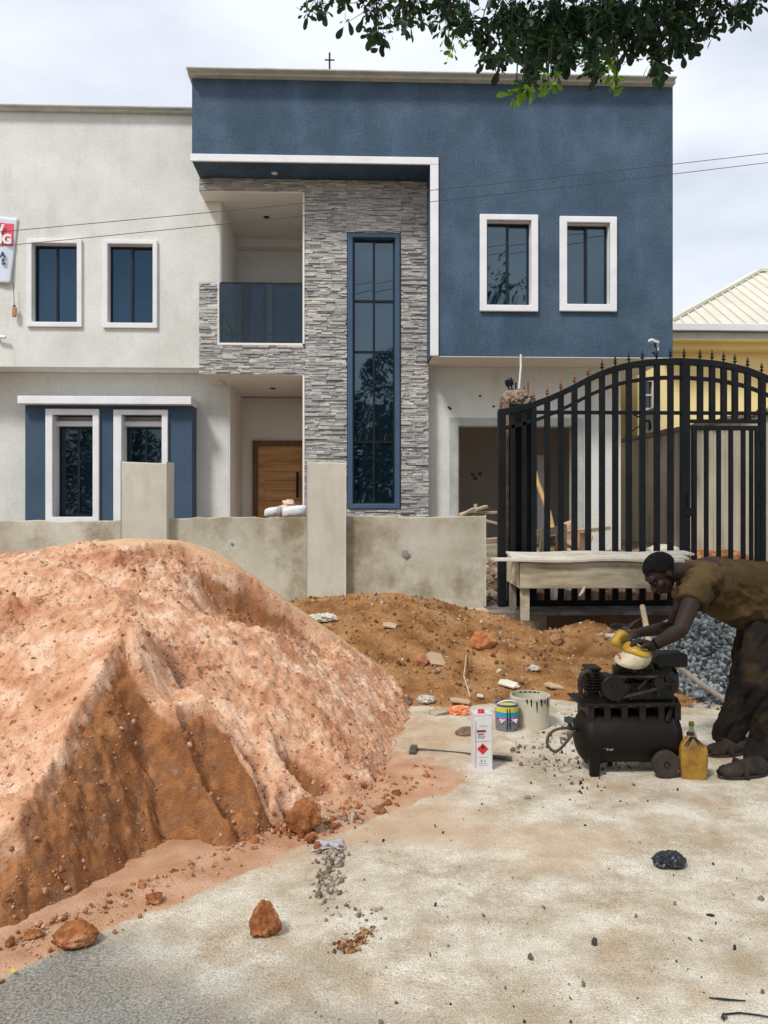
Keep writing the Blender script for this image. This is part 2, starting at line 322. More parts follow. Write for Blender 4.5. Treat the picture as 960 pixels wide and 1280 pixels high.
def chunks(name, pos, size, m, parent=None, flat=.7, nv=10, rough=.3, kind='stuff', elong=1.6):
    """many small angular stones in one mesh (numpy)"""
    bm = bmesh.new(); bmesh.ops.create_icosphere(bm, subdivisions=1, radius=1); base = np.array([v.co[:] for v in bm.verts]); F = np.array([[v.index for v in f.verts] for f in bm.faces]); bm.free()
    K = len(pos); nb = len(base); rs = np.random.RandomState(len(pos) + 3)
    d = base[None] * (1 + rs.uniform(-rough, rough, (K, nb, 1))); d = np.sign(d) * np.abs(d) ** .85
    ax = np.stack([rs.uniform(1, elong, K), rs.uniform(.7, 1.1, K), rs.uniform(.45, .95, K) * (flat / .7)], -1); d = d * ax[:, None]
    A = rs.uniform(0, 2 * np.pi, (K, 3)); A[:, :2] *= .25 if flat < .6 else 1
    def rot(a, i, j):
        Rm = np.zeros((K, 3, 3)); Rm[:, range(3), range(3)] = 1; Rm[:, i, i] = np.cos(a); Rm[:, j, j] = np.cos(a); Rm[:, i, j] = -np.sin(a); Rm[:, j, i] = np.sin(a); return Rm
    Rm = rot(A[:, 2], 0, 1) @ rot(A[:, 1], 0, 2) @ rot(A[:, 0], 1, 2)
    d = np.einsum('kij,kvj->kvi', Rm, d) * np.asarray(size)[:, None, None] + np.asarray(pos)[:, None]
    co = d.reshape(-1, 3).astype(np.float32); q = (F[None] + (np.arange(K) * nb)[:, None, None]).reshape(-1, 3)
    me = bpy.data.meshes.new(name); me.vertices.add(len(co)); me.vertices.foreach_set('co', co.ravel()); me.loops.add(q.size); me.loops.foreach_set('vertex_index', q.ravel().astype(np.int32))
    me.polygons.add(len(q)); me.polygons.foreach_set('loop_start', np.arange(0, q.size, 3, dtype=np.int32)); me.update(calc_edges=True); me.materials.append(m)
    o = bpy.data.objects.new(name, me); COL.objects.link(o)
    if parent is not None: o.parent = parent
    if kind: o['kind'] = kind
    return o
# ================================================================ GROUND (one sheet to the horizon)
BX, BY = -1.30, 2.74            # sand pile base line: start point and direction
TD = Vector((.655, .755)); ND = Vector((-.755, .655))
def base_ts(X, Y):
    x = X - BX; y = Y - BY; return x * TD.x + y * TD.y, x * ND.x + y * ND.y
def G(X, Y):
    X = np.asarray(X, float); Y = np.asarray(Y, float)
    g = .37 * sst(6.9, 8.9, Y) + .42 * sst(9.9, 13.2, Y) + .1 * sst(13, 18, Y)
    g = g - .30 * sst(1.5, 1.8, X) * sst(8.15, 8.4, Y) * (1 - sst(8.95, 9.0, Y)) * (1 - sst(5.2, 5.6, X))
    return g
def Gf(x, y): return float(G(x, y))
xs = np.concatenate([[-900, -300, -100, -40, -20, -12], np.arange(-8, -3.5, .12), np.arange(-3.5, 4.0, .02), np.arange(4.0, 9, .12), [12, 20, 40, 100, 300, 900]])
ys = np.concatenate([[-900, -300, -100, -40, -20, -8, -3, 0, 1.2], np.arange(1.8, 7.2, .02), np.arange(7.2, 14, .06), [14.5, 16, 18, 22, 30, 60, 150, 400, 900]])
GX, GY = np.meshgrid(xs, ys); GZ = G(GX, GY)
tt, ss = base_ts(GX, GY)
near = sst(1.0, 2.0, GY) * (1 - sst(6.8, 9, GY))
gn = fbm(GX * 1.3, GY * 1.3, 4, 3)
# washed sand skirt in front of the pile: thick at the pile, thinning on to the road
edge = .26 + .10 * vn(tt * 1.7, ss * 0, 5) + .05 * vn(tt * 6, ss * 2, 6)
skirt = 1 - sst(-.06, .05, -ss - edge)
skirt = skirt * sst(-8, -7, tt)
fan = (1 - sst(.15, .85, np.sqrt(((GX - .15) / 1.2) ** 2 + ((GY - 5.2) / 1.0) ** 2) + .22 * gn))
fan2 = (1 - sst(.3, 1.15, np.sqrt(((GX + .15) / .95) ** 2 + ((GY - 3.95) / .6) ** 2) + .3 * gn))
sandw = np.clip(np.maximum(skirt * (1 - sst(2.3, 3.0, tt)), fan * .28), 0, 1)
GZ = GZ + near * (.012 * fbm(GX * .8, GY * .8, 2, 9) + .003 * fbm(GX * 6, GY * 6, 2, 12))
GZ = GZ + skirt * near * (.022 * sst(.0, .25, ss + edge) + .006 * fbm(GX * 9, GY * 9, 3, 31))
GZ = GZ + (1 - near) * sst(9.7, 10.5, GY) * (1 - sst(14, 15, GY)) * (.06 * fbm(GX * 2.2, GY * 2.2, 4, 77))
# darker old tarmac showing bottom-left, dust elsewhere
soil = np.clip(fan * 1.0 + (1 - sst(.0, .55, np.abs(GY - 6.05 + .15 * gn) - .05 + .25 * gn)) * sst(-.6, .1, GX) * (1 - sst(1.9, 2.6, GX)), 0, 1) * (1 - skirt * .8)
dark = sst(.05, .55, -(GX + .35) * .55 + (2.95 - GY) * .9 + .30 * gn) * (1 - skirt)
dusty = np.clip(fan2 + fan * 1.2 + .55 * sst(.05, .5, fbm(GX * .9 + 3, GY * 1.4, 4, 41)), 0, 1) * (1 - sandw)
yard = sst(7.3, 8.3, GY) * (1 - .9 * sst(8.9, 9.1, GY) * (1 - sst(9.6, 9.9, GY)))
def ground_mat():
    m = mat('road_ground', [(.45, .375, .265), (.585, .51, .39), (.70, .64, .52)], 3.2, .9, .8, 110, pos=[.40, .5, .59], rgh=.72, fine=.3, fscale=150, spec=.15, bdist=.012, bdetail=10, detail=10, stain=((.40, .26, .14), 2.6, .50, .68, .6))
    t = m.node_tree; b = t.nodes['Principled BSDF']; n = t.nodes.new; l = t.links.new
    src = b.inputs['Base Color'].links[0].from_socket
    c = n('ShaderNodeTexCoord')
    def blend(src, attr, col1, col2, sc, soft=.25, amt=1.0, nsc=22):
        a = n('ShaderNodeAttribute'); a.attribute_name = attr
        q = n('ShaderNodeTexNoise'); q.inputs['Scale'].default_value = nsc; q.inputs['Detail'].default_value = 6; q.inputs['Roughness'].default_value = .7; l(c.outputs['Object'], q.inputs[0])
        ad = n('ShaderNodeMath'); ad.operation = 'ADD'; l(a.outputs['Fac'], ad.inputs[0]); l(q.outputs['Fac'], ad.inputs[1])
        mr = n('ShaderNodeMapRange'); mr.inputs[1].default_value = 1 - soft; mr.inputs[2].default_value = 1 + soft; mr.inputs[4].default_value = amt; l(ad.outputs[0], mr.inputs[0])
        q2 = n('ShaderNodeTexNoise'); q2.inputs['Scale'].default_value = sc; q2.inputs['Detail'].default_value = 6; l(c.outputs['Object'], q2.inputs[0])
        r = n('ShaderNodeValToRGB'); r.color_ramp.elements[0].position = .35; r.color_ramp.elements[1].position = .65
        r.color_ramp.elements[0].color = (*col1, 1); r.color_ramp.elements[1].color = (*col2, 1); l(q2.outputs['Fac'], r.inputs[0])
        mc = n('ShaderNodeMixRGB'); l(mr.outputs[0], mc.inputs[0]); l(src, mc.inputs[1]); l(r.outputs[0], mc.inputs[2]); return mc.outputs[0]
    src = blend(src, 'dusty', (.50, .33, .19), (.62, .46, .31), 5, .35, .8)
    src = blend(src, 'dark', (.085, .088, .082), (.34, .33, .29), 110, .45, .85, 60)
    src = blend(src, 'soil', (.30, .165, .075), (.50, .33, .19), 9, .35, .85)
    src = blend(src, 'sandw', (.46, .24, .13), (.60, .37, .23), 7, .18)
    src = blend(src, 'yard', (.15, .10, .06), (.33, .24, .16), 3, .2)
    for sc_, thr, col_, am in ((48, .16, (.14, .12, .10), .75), (95, .20, (.72, .68, .58), .5), (21, .075, (.10, .07, .05), .8)):   # embedded aggregate and specks
        vo = n('ShaderNodeTexVoronoi'); vo.inputs['Scale'].default_value = sc_; l(c.outputs['Object'], vo.inputs['Vector'])
        mr = n('ShaderNodeMapRange'); mr.inputs[1].default_value = thr; mr.inputs[2].default_value = thr * .6; mr.inputs[4].default_value = am; l(vo.outputs['Distance'], mr.inputs[0])
        sx = n('ShaderNodeSeparateXYZ'); l(vo.outputs['Color'], sx.inputs[0]); gt = n('ShaderNodeMath'); gt.operation = 'GREATER_THAN'; gt.inputs[1].default_value = .55; l(sx.outputs[0], gt.inputs[0])
        mu = n('ShaderNodeMath'); mu.operation = 'MULTIPLY'; l(gt.outputs[0], mu.inputs[0]); l(mr.outputs[0], mu.inputs[1])
        mc = n('ShaderNodeMixRGB'); l(mu.outputs[0], mc.inputs[0]); l(src, mc.inputs[1]); mc.inputs[2].default_value = (*col_, 1); src = mc.outputs[0]
    l(src, b.inputs['Base Color']); return m
ground = grid_obj('ground', GX, GY, GZ, ground_mat(), {'sandw': sandw, 'dark': dark, 'dusty': dusty, 'yard': yard, 'soil': soil}); ground['kind'] = 'structure'

# ================================================================ HOUSE
DB, DS, DC, DL = 13.0, 13.65, 14.1, 14.7      # blue box, stone face, cream upper wall, cream lower wall
ZTOP = PZ(600, 103, DB); ZB = PZ(690, 446, DB); ZO = PZ(400, 204, DB)
house = thing('house', 'two-storey house of cream, blue and stone-clad walls still under construction', 'house', (0, 14, .6))
# --- left cream wing
xL = -12.0
xCu = PX(275, DC); xCl = PX(286, DL); zsoff = ZB - .02
def wrect(x0, x1, y0, y1, D): return (PX(x0, D), PX(x1, D), PZ((x0 + x1) / 2, y1, D), PZ((x0 + x1) / 2, y0, D))
winL = [wrect(41, 97, 305, 403, DC), wrect(135.5, 191.5, 306, 404, DC)]
m = MB(); m.holes(xL, xCu, zsoff, ZTOP, DC, DC + .25, winL); m.box(xL, xCu, DC + .25, DC + .26, zsoff, ZTOP); m.build('upper_wall', 'cream', house)
m = MB(); m.box(xL, xCu, DC + .27, 22, zsoff + .003, ZTOP - .3); m.build('upper_side_wall', 'plaster2', house)
bayx0, bayx1 = PX(31.5, 14.3), PX(240, 14.3); bayz1 = PZ(130, 505, 14.3)
winB = [wrect(67, 117, 519, 646, 14.3), wrect(153, 203, 519, 646, 14.3)]
m = MB(); m.box(xL, bayx0 + .1, DL, 22, .3, zsoff - .003); m.box(bayx1 - .1, xCl, DL, 22, .3, zsoff - .003); m.box(bayx0 + .1, bayx1 - .1, DL + .2, 22, .3, zsoff - .003)
m.box(bayx0 + .1, bayx1 - .1, DL, DL + .2, bayz1, zsoff - .003); m.build('lower_wall', 'cream', house)
m = MB(); m.holes(bayx0, bayx1, .3, bayz1, 14.3, DL + .0, winB)
m.build('bay_wall', mat('bay_blue', [(.046, .080, .125), (.060, .100, .150)], 2, .8, .3, 40), house, bevel=.0)
m = MB(); m.box(PX(21.5, 14.1), PX(239, 14.1), 14.1, DL - .003, PZ(130, 505, 14.1), PZ(130, 495, 14.1)); m.build('bay_canopy', 'white', house, bevel=.01)
m = MB(); m.box(xL, PX(240, DB) + .3, DC - .16, DC + .3, ZTOP, PZ(120, 135.5, DC - .1)); m.box(xL, PX(240, DB) + .2, DC - .10, DC - .003, ZTOP - .07, ZTOP - .003); m.build('cornice', 'cornice', house, bevel=.015)

def window(x0, x1, z0, z1, D, sw, inner, recess=.12, smat='white', proud=.05, cols=2, rails=(), glass='glass', fw=.035, nm='window'):
    """surround x0..x1; inner = opening rect; pane set back"""
    root = MB(); ix0, ix1, iz0, iz1 = inner
    root.holes(x0, x1, z0, z1, D - proud, D - .002, [inner]); wv = root.build(nm, smat, house, bevel=.012)
    g = D + recess; lq = MB(); e_ = .008; lq.box(ix0, ix0 + e_, D + .001, g - .031, iz0 + e_, iz1 - e_); lq.box(ix1 - e_, ix1, D + .001, g - .031, iz0 + e_, iz1 - e_); lq.box(ix0, ix1, D + .001, g - .031, iz0, iz0 + e_); lq.box(ix0, ix1, D + .001, g - .031, iz1 - e_, iz1); lq.v = [(v[0] + (.0015 if v[0] < (ix0 + ix1) / 2 else -.0015), v[1], v[2] + (.0015 if v[2] < (iz0 + iz1) / 2 else -.0015)) for v in lq.v]; lq.build('reveal', smat, wv); f = MB(); f.holes(ix0 + .001, ix1 - .001, iz0 + .001, iz1 - .001, g - .03, g + .03, [(ix0 + fw, ix1 - fw, iz0 + fw, iz1 - fw)])
    f.build('frame', 'frame', wv)
    mm = MB()
    for i in range(1, cols):
        x = ix0 + (ix1 - ix0) * i / cols; mm.box(x - .02, x + .02, g - .028, g + .028, iz0 + fw, iz1 - fw)
    if mm.v: mm.build('mullion', 'frame', wv)
    for rz in rails: MB().box(ix0 + fw, ix1 - fw, g - .024, g + .024, rz - .02, rz + .02).build('rail', 'frame', wv)
    zz = [iz0 + fw] + sorted(rails) + [iz1 - fw]
    for i in range(cols):
        for j in range(len(zz) - 1):
            a = ix0 + (ix1 - ix0) * i / cols + .02; b = ix0 + (ix1 - ix0) * (i + 1) / cols - .02
            p = MB().box(0, b - a, 0, .008, 0, zz[j + 1] - zz[j]).build('pane', glass, wv, local=True); off = WL[wv.name]
            p.location = (a - off.x, g - off.y, zz[j] - off.z); p.rotation_euler = (random.uniform(-.008, .008), 0, random.uniform(-.012, .012))
    MB().box(ix0, ix1, g + .05, g + .06, iz0, iz1).build('backing', 'frame', wv)
    return wv
for (o_, i_) in (((33, 102, 298, 408.5), winL[0]), ((128, 196.5, 299.5, 410), winL[1])):
    r = wrect(*o_, DC - .05); window(*r, DC, .1, i_, recess=.12)
# bay windows: deep white surround, transom, glass below
for k, (o_, i_) in enumerate((((56.5, 123.5, 511, 650), winB[0]), ((141.5, 209.5, 512, 650), winB[1]))):
    r = wrect(*o_, 14.24)
    root = MB(); ix0, ix1, iz0, iz1 = i_
    root.holes(r[0], r[1], .8, r[3], 14.24, 14.298, [i_]); root.box(ix0 - .05, ix0 + .006, 14.3, 14.66, iz0, iz1 + .05); root.box(ix1 - .006, ix1 + .05, 14.3, 14.66, iz0, iz1 + .05)
    wv = root.build('window', 'white', house, bevel=.01)
    zt = PZ(90, 529, 14.5)
    MB().box(ix0 + .006, ix1 - .006, 14.42, 14.6, zt - .06, zt + .03).build('transom', 'white', wv, bevel=.008)
    MB().box(ix0, ix1, 14.60, 14.68, zt + .03, iz1).build('lintel_panel', 'plaster2', wv)
    f = MB(); f.holes(ix0 + .002, ix1 - .002, iz0, zt - .061, 14.56, 14.6, [(ix0 + .04, ix1 - .04, iz0 + .04, zt - .10)]); f.build('frame', 'frame', wv)
    xm = (ix0 + ix1) / 2; MB().box(xm - .018, xm + .018, 14.562, 14.598, iz0 + .04, zt - .10).build('mullion', 'frame', wv)
    for a, b in ((ix0 + .04, xm - .018), (xm + .018, ix1 - .04)): MB().box(a, b, 14.575, 14.585, iz0 + .04, zt - .10).build('pane', 'glass2', wv)
    MB().box(ix0, ix1, 14.61, 14.62, iz0, zt - .1).build('backing', 'frame', wv)
# --- stone-clad volume
xS0, xS1 = PX(381, DS), PX(535.5, DS); xP0, xP1 = PX(249, DS), PX(272, DS)
zBandT = ZO - .003; zBandB = PZ(310, 240, DS); zSl = PZ(315, 469, DS); zParT = PZ(330, 430, DS); zPostT = PZ(260, 352, DS)
tall = wrect(441, 494, 298, 630, DS)
m = MB(); m.holes(xS0, xS1, .3, zBandT, DS + .02, DS + .3, [tall]); m.box(xS0, tall[0] - .1, DS + .3, 22, .3, zBandT); m.box(tall[1] + .1, xS1, DS + .3, 22, .3, zBandT)
m.box(tall[0] - .1, tall[1] + .1, DS + .5, 22, .3, zBandT)
m.box(xP0, xS0, DS + .02, DC + .2, zBandB + .03, zBandT)
m.box(xP0, xS0, DS + .02, DS + .2, zSl + .03, zParT - .03)
m.box(xP0, xP1, DS + .02, DS + .2, zParT - .03, zPostT - .02); m.build('cladding_backing', 'backing', house)
# plaster edges: soffits, jamb beads, slab
m = MB(); m.box(xP0, xS0 - .01, DS + .01, DC - .003, zBandB, zBandB + .03)
m.box(xP0, xS0 - .01, DS + .01, DL + 1.9, zSl, zSl + .03); m.box(xP0, xS0 - .01, DS + .2, 16.3, zSl + .03, zSl + .25)
m.box(xS0 - .035, xS0 - .001, DS - .03, DS + .5, zParT, zBandB); m.box(xS0 - .035, xS0 - .001, DS - .03, DS + .5, .3, zSl - .001)
m.box(xP1, xS0 - .035, DS - .03, DS + .22, zParT - .03, zParT + .012); m.box(xP1, xP1 + .025, DS - .02, DS + .21, zParT + .012, zPostT); m.build('balcony_edge', 'plaster2', house, bevel=.008)
m = MB(); m.box(xCu + .001, xS0 - .04, DC, 16.2, zBandB + .002, zBandB + .2); m.build('balcony_ceiling', 'plaster2', house)
m = MB(); m.box(xCu, xCu + .02, DC + .02, 16.2, zSl, zBandB); m.box(xCu, xS0, 16.2, 16.3, zSl, zBandB + .2)
m.box(xCl, xCl + .02, DL + .01, 16.3, .3, zSl); m.box(xCl, xS0 + 1.2, 16.3, 16.4, .3, zSl); m.box(xS0 - .02, xS0 - .002, DS + .5, 16.3, .3, zBandB)
m.build('recess_wall', 'plaster', house)
MB().box(xCu + .02, xS0 - .02, 15.95, 16.19, zBandB - .16, zBandB).build('ceiling_step', 'plaster2', house, bevel=.005)
for (px, py, zc, D) in ((333, 271, zBandB, 0), (341, 485, zSl, 0)):
    t_ = PG(px, py, zc); MB().lathe([(.055, 0), (.055, .012), (.03, .02)], 14, (t_.x, t_.y, zc - .018)).build('downlight', 'frame', house)
t_ = PG(343, 216, ZO); MB().lathe([(.05, 0), (.05, .012)], 12, (t_.x, t_.y, ZO - .014)).build('downlight', 'white', house)
# balcony sliding door
for (a, b) in ((302, 333), (341, 381)):
    r = wrect(a, b, 357, 520, 16.18); d = MB().box(r[0], r[1], 16.12, 16.195, zSl + .2, r[3]).build('balcony_door', 'frame', house)
    MB().box(r[0] + .05, r[1] - .05, 16.105, 16.118, zSl + .25, r[3] - .05).build('pane', 'glass', d)
# glass balustrade
bl = MB().box(xP1 + .03, xS0 - .04, DS + .07, DS + .082, zParT + .012, zPostT - .005).build('balustrade', 'balglass', house)
MB().box(xP1 + .03, xS0 - .04, DS + .06, DS + .092, zPostT - .005, zPostT + .012).build('top_rail', 'frame', bl)
# clutter on balcony floor seen through the glass: bits of rail
b_ = MB(); y_ = 14.6
for px in (276, 290, 318, 343, 366, 378): q = P(px, 415, y_); b_.box(q.x - .012, q.x + .012, y_, y_ + .02, zSl + .25, PZ(px, 415, y_))
b_.bar(P(272, 418, y_), P(384, 418, y_), .02, .02); b_.bar(P(283, 398, y_), P(293, 424, y_), .02, .02)
b_.build('inner_railing', 'frame', house)
# stone strips
rects = [(xS0, tall[0] - .10, .5, zBandT), (tall[1] + .10, xS1, .5, zBandT), (tall[0] - .10, tall[1] + .10, tall[3] + .10, zBandT), (tall[0] - .10, tall[1] + .10, .5, tall[2] - .08),
         (xP0, xS0, zBandB + .015, zBandT), (xP0, xS0, zSl + .015, zParT - .015), (xP0, xP1, zParT - .015, zPostT)]
strips = []
for (a, b, c0, c1) in rects:
    z = c0
    while z < c1 - .012:
        h = min(random.choice((.020, .026, .032, .038)), c1 - z); x = a - random.uniform(0, .1)
        while x < b:
            wd = random.uniform(.07, .28); x0 = max(x, a); x1 = min(x + wd, b)
            if x1 - x0 > .02: strips.append((x0, x1, z, z + h - .004, random.uniform(-.002, .024)))
            x += wd + .003
        z += h
strips.sort(key=lambda s: -(s[1] - s[0]) * (s[3] - s[2]) * (1 if s[2] > 1.4 else .01))
share = {}
st = MB()
for k, (x0, x1, z0, z1, d) in enumerate(strips):
    if k < 300:
        key = (round((x1 - x0) / .03), round((z1 - z0) / .008)); off = WL[house.name]
        if key not in share:
            o = MB().box(0, 1, -.03, .03, 0, 1).build('stone_strip', 'stone', house, local=True); share[key] = o
        else: o = share[key].copy(); COL.objects.link(o)
        o.location = (x0 - off.x, DS - d + .012 - off.y, z0 - off.z); o.scale = (x1 - x0 - .002, 1, z1 - z0)
    else:
        j = [random.uniform(-.006, .006) for _ in range(4)]
        st.add([(x0,DS-d+j[0],z0),(x1,DS-d+j[1],z0),(x1,DS+.03,z0),(x0,DS+.03,z0),(x0,DS-d+j[2],z1),(x1,DS-d+j[3],z1),(x1,DS+.03,z1),(x0,DS+.03,z1)],
              [(3,2,1,0),(4,5,6,7),(0,1,5,4),(1,2,6,5),(2,3,7,6),(3,0,4,7)])
o = st.build('stone_cladding', 'stone', house); o['kind'] = 'stuff'
tr_ = wrect(434.5, 500, 291.5, 636, DS - .05)
window(tr_[0], tr_[1], tr_[2], tr_[3], DS, .1, tall, recess=.1, smat='frameblue', proud=.05, rails=[PZ(467, y, DS) for y in (552, 439, 375)], glass='glass3')
# --- blue box
xB0, xB1 = PX(240, DB), PX(841, DB); xV = PX(538, DB)
winR = [wrect(608, 663.5, 276.5, 382, DB), wrect(708, 761.5, 279.5, 381, DB)]
m = MB(); m.holes(xV, xB1, ZB, ZO, DB, DB + .3, winR); m.holes(xB0, xB1, ZO, ZTOP, DB, DB + .3, [])
m.box(xB0, xV, DB + .3, 22, ZO, ZTOP); m.box(xV, xB1, DB + .3, 22, ZB, ZTOP)
m.build('blue_wall', 'blue', house)
m = MB(); m.box(xV + .03, xB1 - .002, DB + .002, 21, ZB - .012, ZB - .002); m.build('soffit', 'plaster', house)
m = MB(); zw0 = PZ(400, 195.5, DB); xw1 = PX(548, DB); m.box(xB0 - .02, xw1, DB - .04, DB - .001, ZO - .01, zw0); m.box(xV - .005, xw1, DB - .04, DB - .001, ZB - .005, ZO - .01); m.build('white_band', 'white', house, bevel=.01)
for (o_, i_) in (((600, 673, 267.5, 389), winR[0]), ((700, 771.5, 270, 389), winR[1])):
    r = wrect(*o_, DB - .06); window(*r, DB, .1, i_, recess=.13, proud=.06, glass='glass3')
zc1 = PZ(540, 93, DB - .2); m = MB(); m.box(PX(232, DB - .25), PX(847, DB - .25), DB - .25, 22.2, ZTOP + .04, zc1); m.box(PX(234, DB - .12), PX(845, DB - .12), DB - .13, 22.1, ZTOP - .02, ZTOP + .037)
m.build('cornice', 'cornice', house, bevel=.02)
# --- right lower wall with raw opening and room
DR = 13.9; xR0, xR1 = xS1 + .001, PX(776, DR)
op = (PX(572, DR), PX(718, DR), .2, PZ(640, 532.5, DR))
m = MB(); m.holes(xR0, xR1, .3, ZB - .014, DR, DR + .25, [op]); m.build('garage_wall', 'cream', house)
m = MB(); m.box(xR1 - .25, xR1, DR + .25, 19, .3, ZB - .014); m.box(xR0, xR0 + .1, DR + .25, 19, .3, ZB - .014); m.build('garage_side_wall', 'cream', house)
m = MB(); fr_ = (PX(562, DR), PX(729, DR), .2, PZ(640, 522.5, DR)); m.holes(fr_[0], fr_[1], .5, fr_[3], DR - .018, DR - .002, [op])
m.box(op[0] - .001, op[0] + .02, DR, DR + .25, .5, op[3]); m.box(op[1] - .02, op[1] + .001, DR, DR + .25, .5, op[3]); m.build('opening_frame', mat('grey_plaster', [(.36, .38, .35), (.50, .52, .48)], 5, .9, .4, 30), house)
m = MB(); m.box(xR0 + .1, xR1 - .25, 16.9, 17, .3, ZB - .1); m.box(xR0 + .1, xR1 - .25, DR + .25, 17, ZB - .5, ZB - .1); m.box(xR1 - .27, xR1 - .25, DR + .25, 16.9, .3, ZB - .5)
m.box(xR0 + .1, xR0 + .12, DR + .25, 16.9, .3, ZB - .5); m.build('room_wall', 'roomwall', house)
m = MB().box(xR0 + .1, xR1 - .25, DR + .1, 17, .5, .62).build('room_floor', 'roomwall', house)
m = MB()
for (px, py) in ((591, 593), (600, 592), (594, 598)): q = P(px, py, 16.89); m.box(q.x - .04, q.x + .04, 16.885, 16.899, q.z - .035, q.z + .035)
m.build('socket_box', 'rawcon', house)
a, b = P(703, 552, 16.88), P(711, 609, 16.88); ww = MB().box(a.x, b.x, 16.85, 16.899, b.z, a.z).build('window', 'frame', house)
for k in range(9): z = b.z + .05 + k * (a.z - b.z - .1) / 8; MB().box(a.x + .02, b.x - .02, 16.82, 16.849, z - .02, z + .03).build('louvre', 'frame', ww)
a, b = P(672, 569, 15.6), P(684, 690, 15.6); MB().box(a.x, b.x + .02, 15.6, 15.66, .62, a.z).build('door_leaf', 'white', house)
# front door
MB().box(xCl + .03, xS0 + .9, DS + .35, 16.25, .4, .72).build('porch_bounce_floor', 'plaster2', house)  # pale floor added to bounce light up into the porch recess
r = wrect(316, 405, 551, 690, 16.28); dz0 = .75
dr = MB().holes(r[0], r[1], dz0, r[3], 16.22, 16.295, [(r[0] + .11, r[1] - .11, dz0, r[3] - .11)]).build('front_door', 'doorframe', house, bevel=.008)
MB().box(r[0] + .11, r[1] - .11, 16.26, 16.29, dz0, r[3] - .11).build('door_leaf', 'door', dr)
px0, px1 = r[0] + .11 + .13, PX(375.5, 16.25); zt_ = r[3] - .11 - .14
ed = [PZ(345, y, 16.25) for y in (565, 577.5, 589, 601, 613.5, 626, 640, 655, 670)]
for k in range(8): MB().box(px0, px1, 16.24, 16.259, ed[k + 1] + .008, ed[k] - .004).build('plank', 'door', dr, bevel=.004)
MB().box(PX(370, 16.1), PX(373, 16.1), 16.14, 16.17, PZ(371, 622, 16.15), PZ(371, 590, 16.15)).build('pull_handle', 'black', dr, bevel=.006)
for y in (592, 620): MB().box(PX(370.5, 16.1), PX(372.5, 16.1), 16.17, 16.26, PZ(371, y, 16.15) - .01, PZ(371, y, 16.15) + .01).build('handle_mount', 'black', dr)
MB().box(PX(378, 16.2), PX(381, 16.2), 16.215, 16.24, PZ(379, 617, 16.2), PZ(379, 596, 16.2)).build('lock_plate', 'black', dr, bevel=.004)
# lightning rod
q = P(412, 90, 16); lr = MB(); zt_ = PZ(412, 66, 16); lr.tube([(q.x, 16, ZTOP), (q.x, 16, zt_)], .02, 6); zz_ = PZ(412, 75, 16); lr.tube([(q.x - .1, 16, zz_), (q.x + .1, 16, zz_)], .014, 6); lr.build('lightning_rod', 'frame', house)
# small pipe stub on the cream wall
MB().tube([P(-4, 421, DC - .003), P(-4, 421, DC - .08), P(7, 421.5, DC - .1)], .03, 8).build('pipe_stub', 'white', house)
# electric conduit hanging from the soffit
q = P(646, 445, 13.3); MB().tube([(q.x, 12.98, PZ(645.5, 443, 12.98)), (q.x, 12.98, PZ(645, 460, 12.98)), (q.x - .03, 12.98, PZ(643, 486, 12.98))], .018, 6).build('conduit', 'fascia', house)
# chip marks
m = MB()
for (px, py) in ((561, 509), (563, 511), (617, 508), (600, 495)): q = P(px, py, DR - .004); m.box(q.x - .02, q.x + .02, DR - .01, DR + .01, q.z - .015, q.z + .015)
m.build('wall_hook', 'frame', house)

# --- things hung on the house
bn = thing('banner', 'white and red advertising banner fixed to the left end of the cream wall', 'banner', P(0, 355, DC - .04))
nb = 24; vs = []; fs = []
bx0, bx1 = PX(-46, DC), PX(21, DC); bz1, bz0 = PZ(0, 271, DC), PZ(0, 354, DC)
for j in range(nb + 1):
    for i in range(nb + 1):
        u = i / nb; v = j / nb; vs.append((bx0 + (bx1 - bx0) * u + (.05 * (v - .4) * u if True else 0) - .06 * u * (1 - v), DC - .05 - .02 * math.sin(u * 9 + v * 3) * (.3 + u), bz0 + (bz1 - bz0) * v + .02 * math.sin(u * 5)))
for j in range(nb):
    for i in range(nb): a = j * (nb + 1) + i; fs.append((a, a + 1, a + nb + 2, a + nb + 1))
sh = MB().add(vs, fs).build('sheet', mat('vinyl', [(.60, .66, .74), (.70, .75, .82)], 3, .5), bn, smooth=True)
s_ = sh.modifiers.new('solid', 'SOLIDIFY'); s_.thickness = .004
def onb(x0, x1, y0, y1, nm, mt, dy=.02):
    m = MB(); K = 16; vs = []; fs = []
    for j in (0, 1):
        for i in range(K + 1):
            px = x0 + (x1 - x0) * i / K; py = (y1, y0)[j]; X = PX(px, DC); Z = PZ(px, py, DC); u = (X - bx0) / (bx1 - bx0); v = (Z - bz0) / (bz1 - bz0)
            vs.append((X - .03 * u * (1 - v), DC - .05 - .02 * math.sin(u * 9 + v * 3) * (.3 + u) - .006, Z + .02 * math.sin(u * 5)))
    for i in range(K): fs.append((i, i + 1, i + K + 2, i + K + 1))
    m.add(vs, fs); return m.build(nm, mt, bn)
onb(-44, 18.5, 279, 307, 'red_field', mat('banner_red', [(.72, .07, .10), (.80, .10, .13)], 2, .5))
def text(s, nm, loc, size, mt, parent, rot=(R(90), 0, 0), ext=.002, bold=.0, ax='RIGHT', sx=1):
    c = bpy.data.curves.new(nm, 'FONT'); c.body = s; c.size = size; c.extrude = ext; c.offset = bold; c.align_x = ax; c.resolution_u = 3
    t_ = bpy.data.objects.new('tmp', c); me = bpy.data.meshes.new_from_object(t_); me.materials.clear(); me.materials.append(M[mt] if isinstance(mt, str) else mt)
    bpy.data.objects.remove(t_); o = bpy.data.objects.new(nm, me)
    COL.objects.link(o); off = WL.get(parent.name, Vector()); o.location = Vector(loc) - off; o.rotation_euler = rot; o.scale = (sx, 1, 1); o.parent = parent; return o
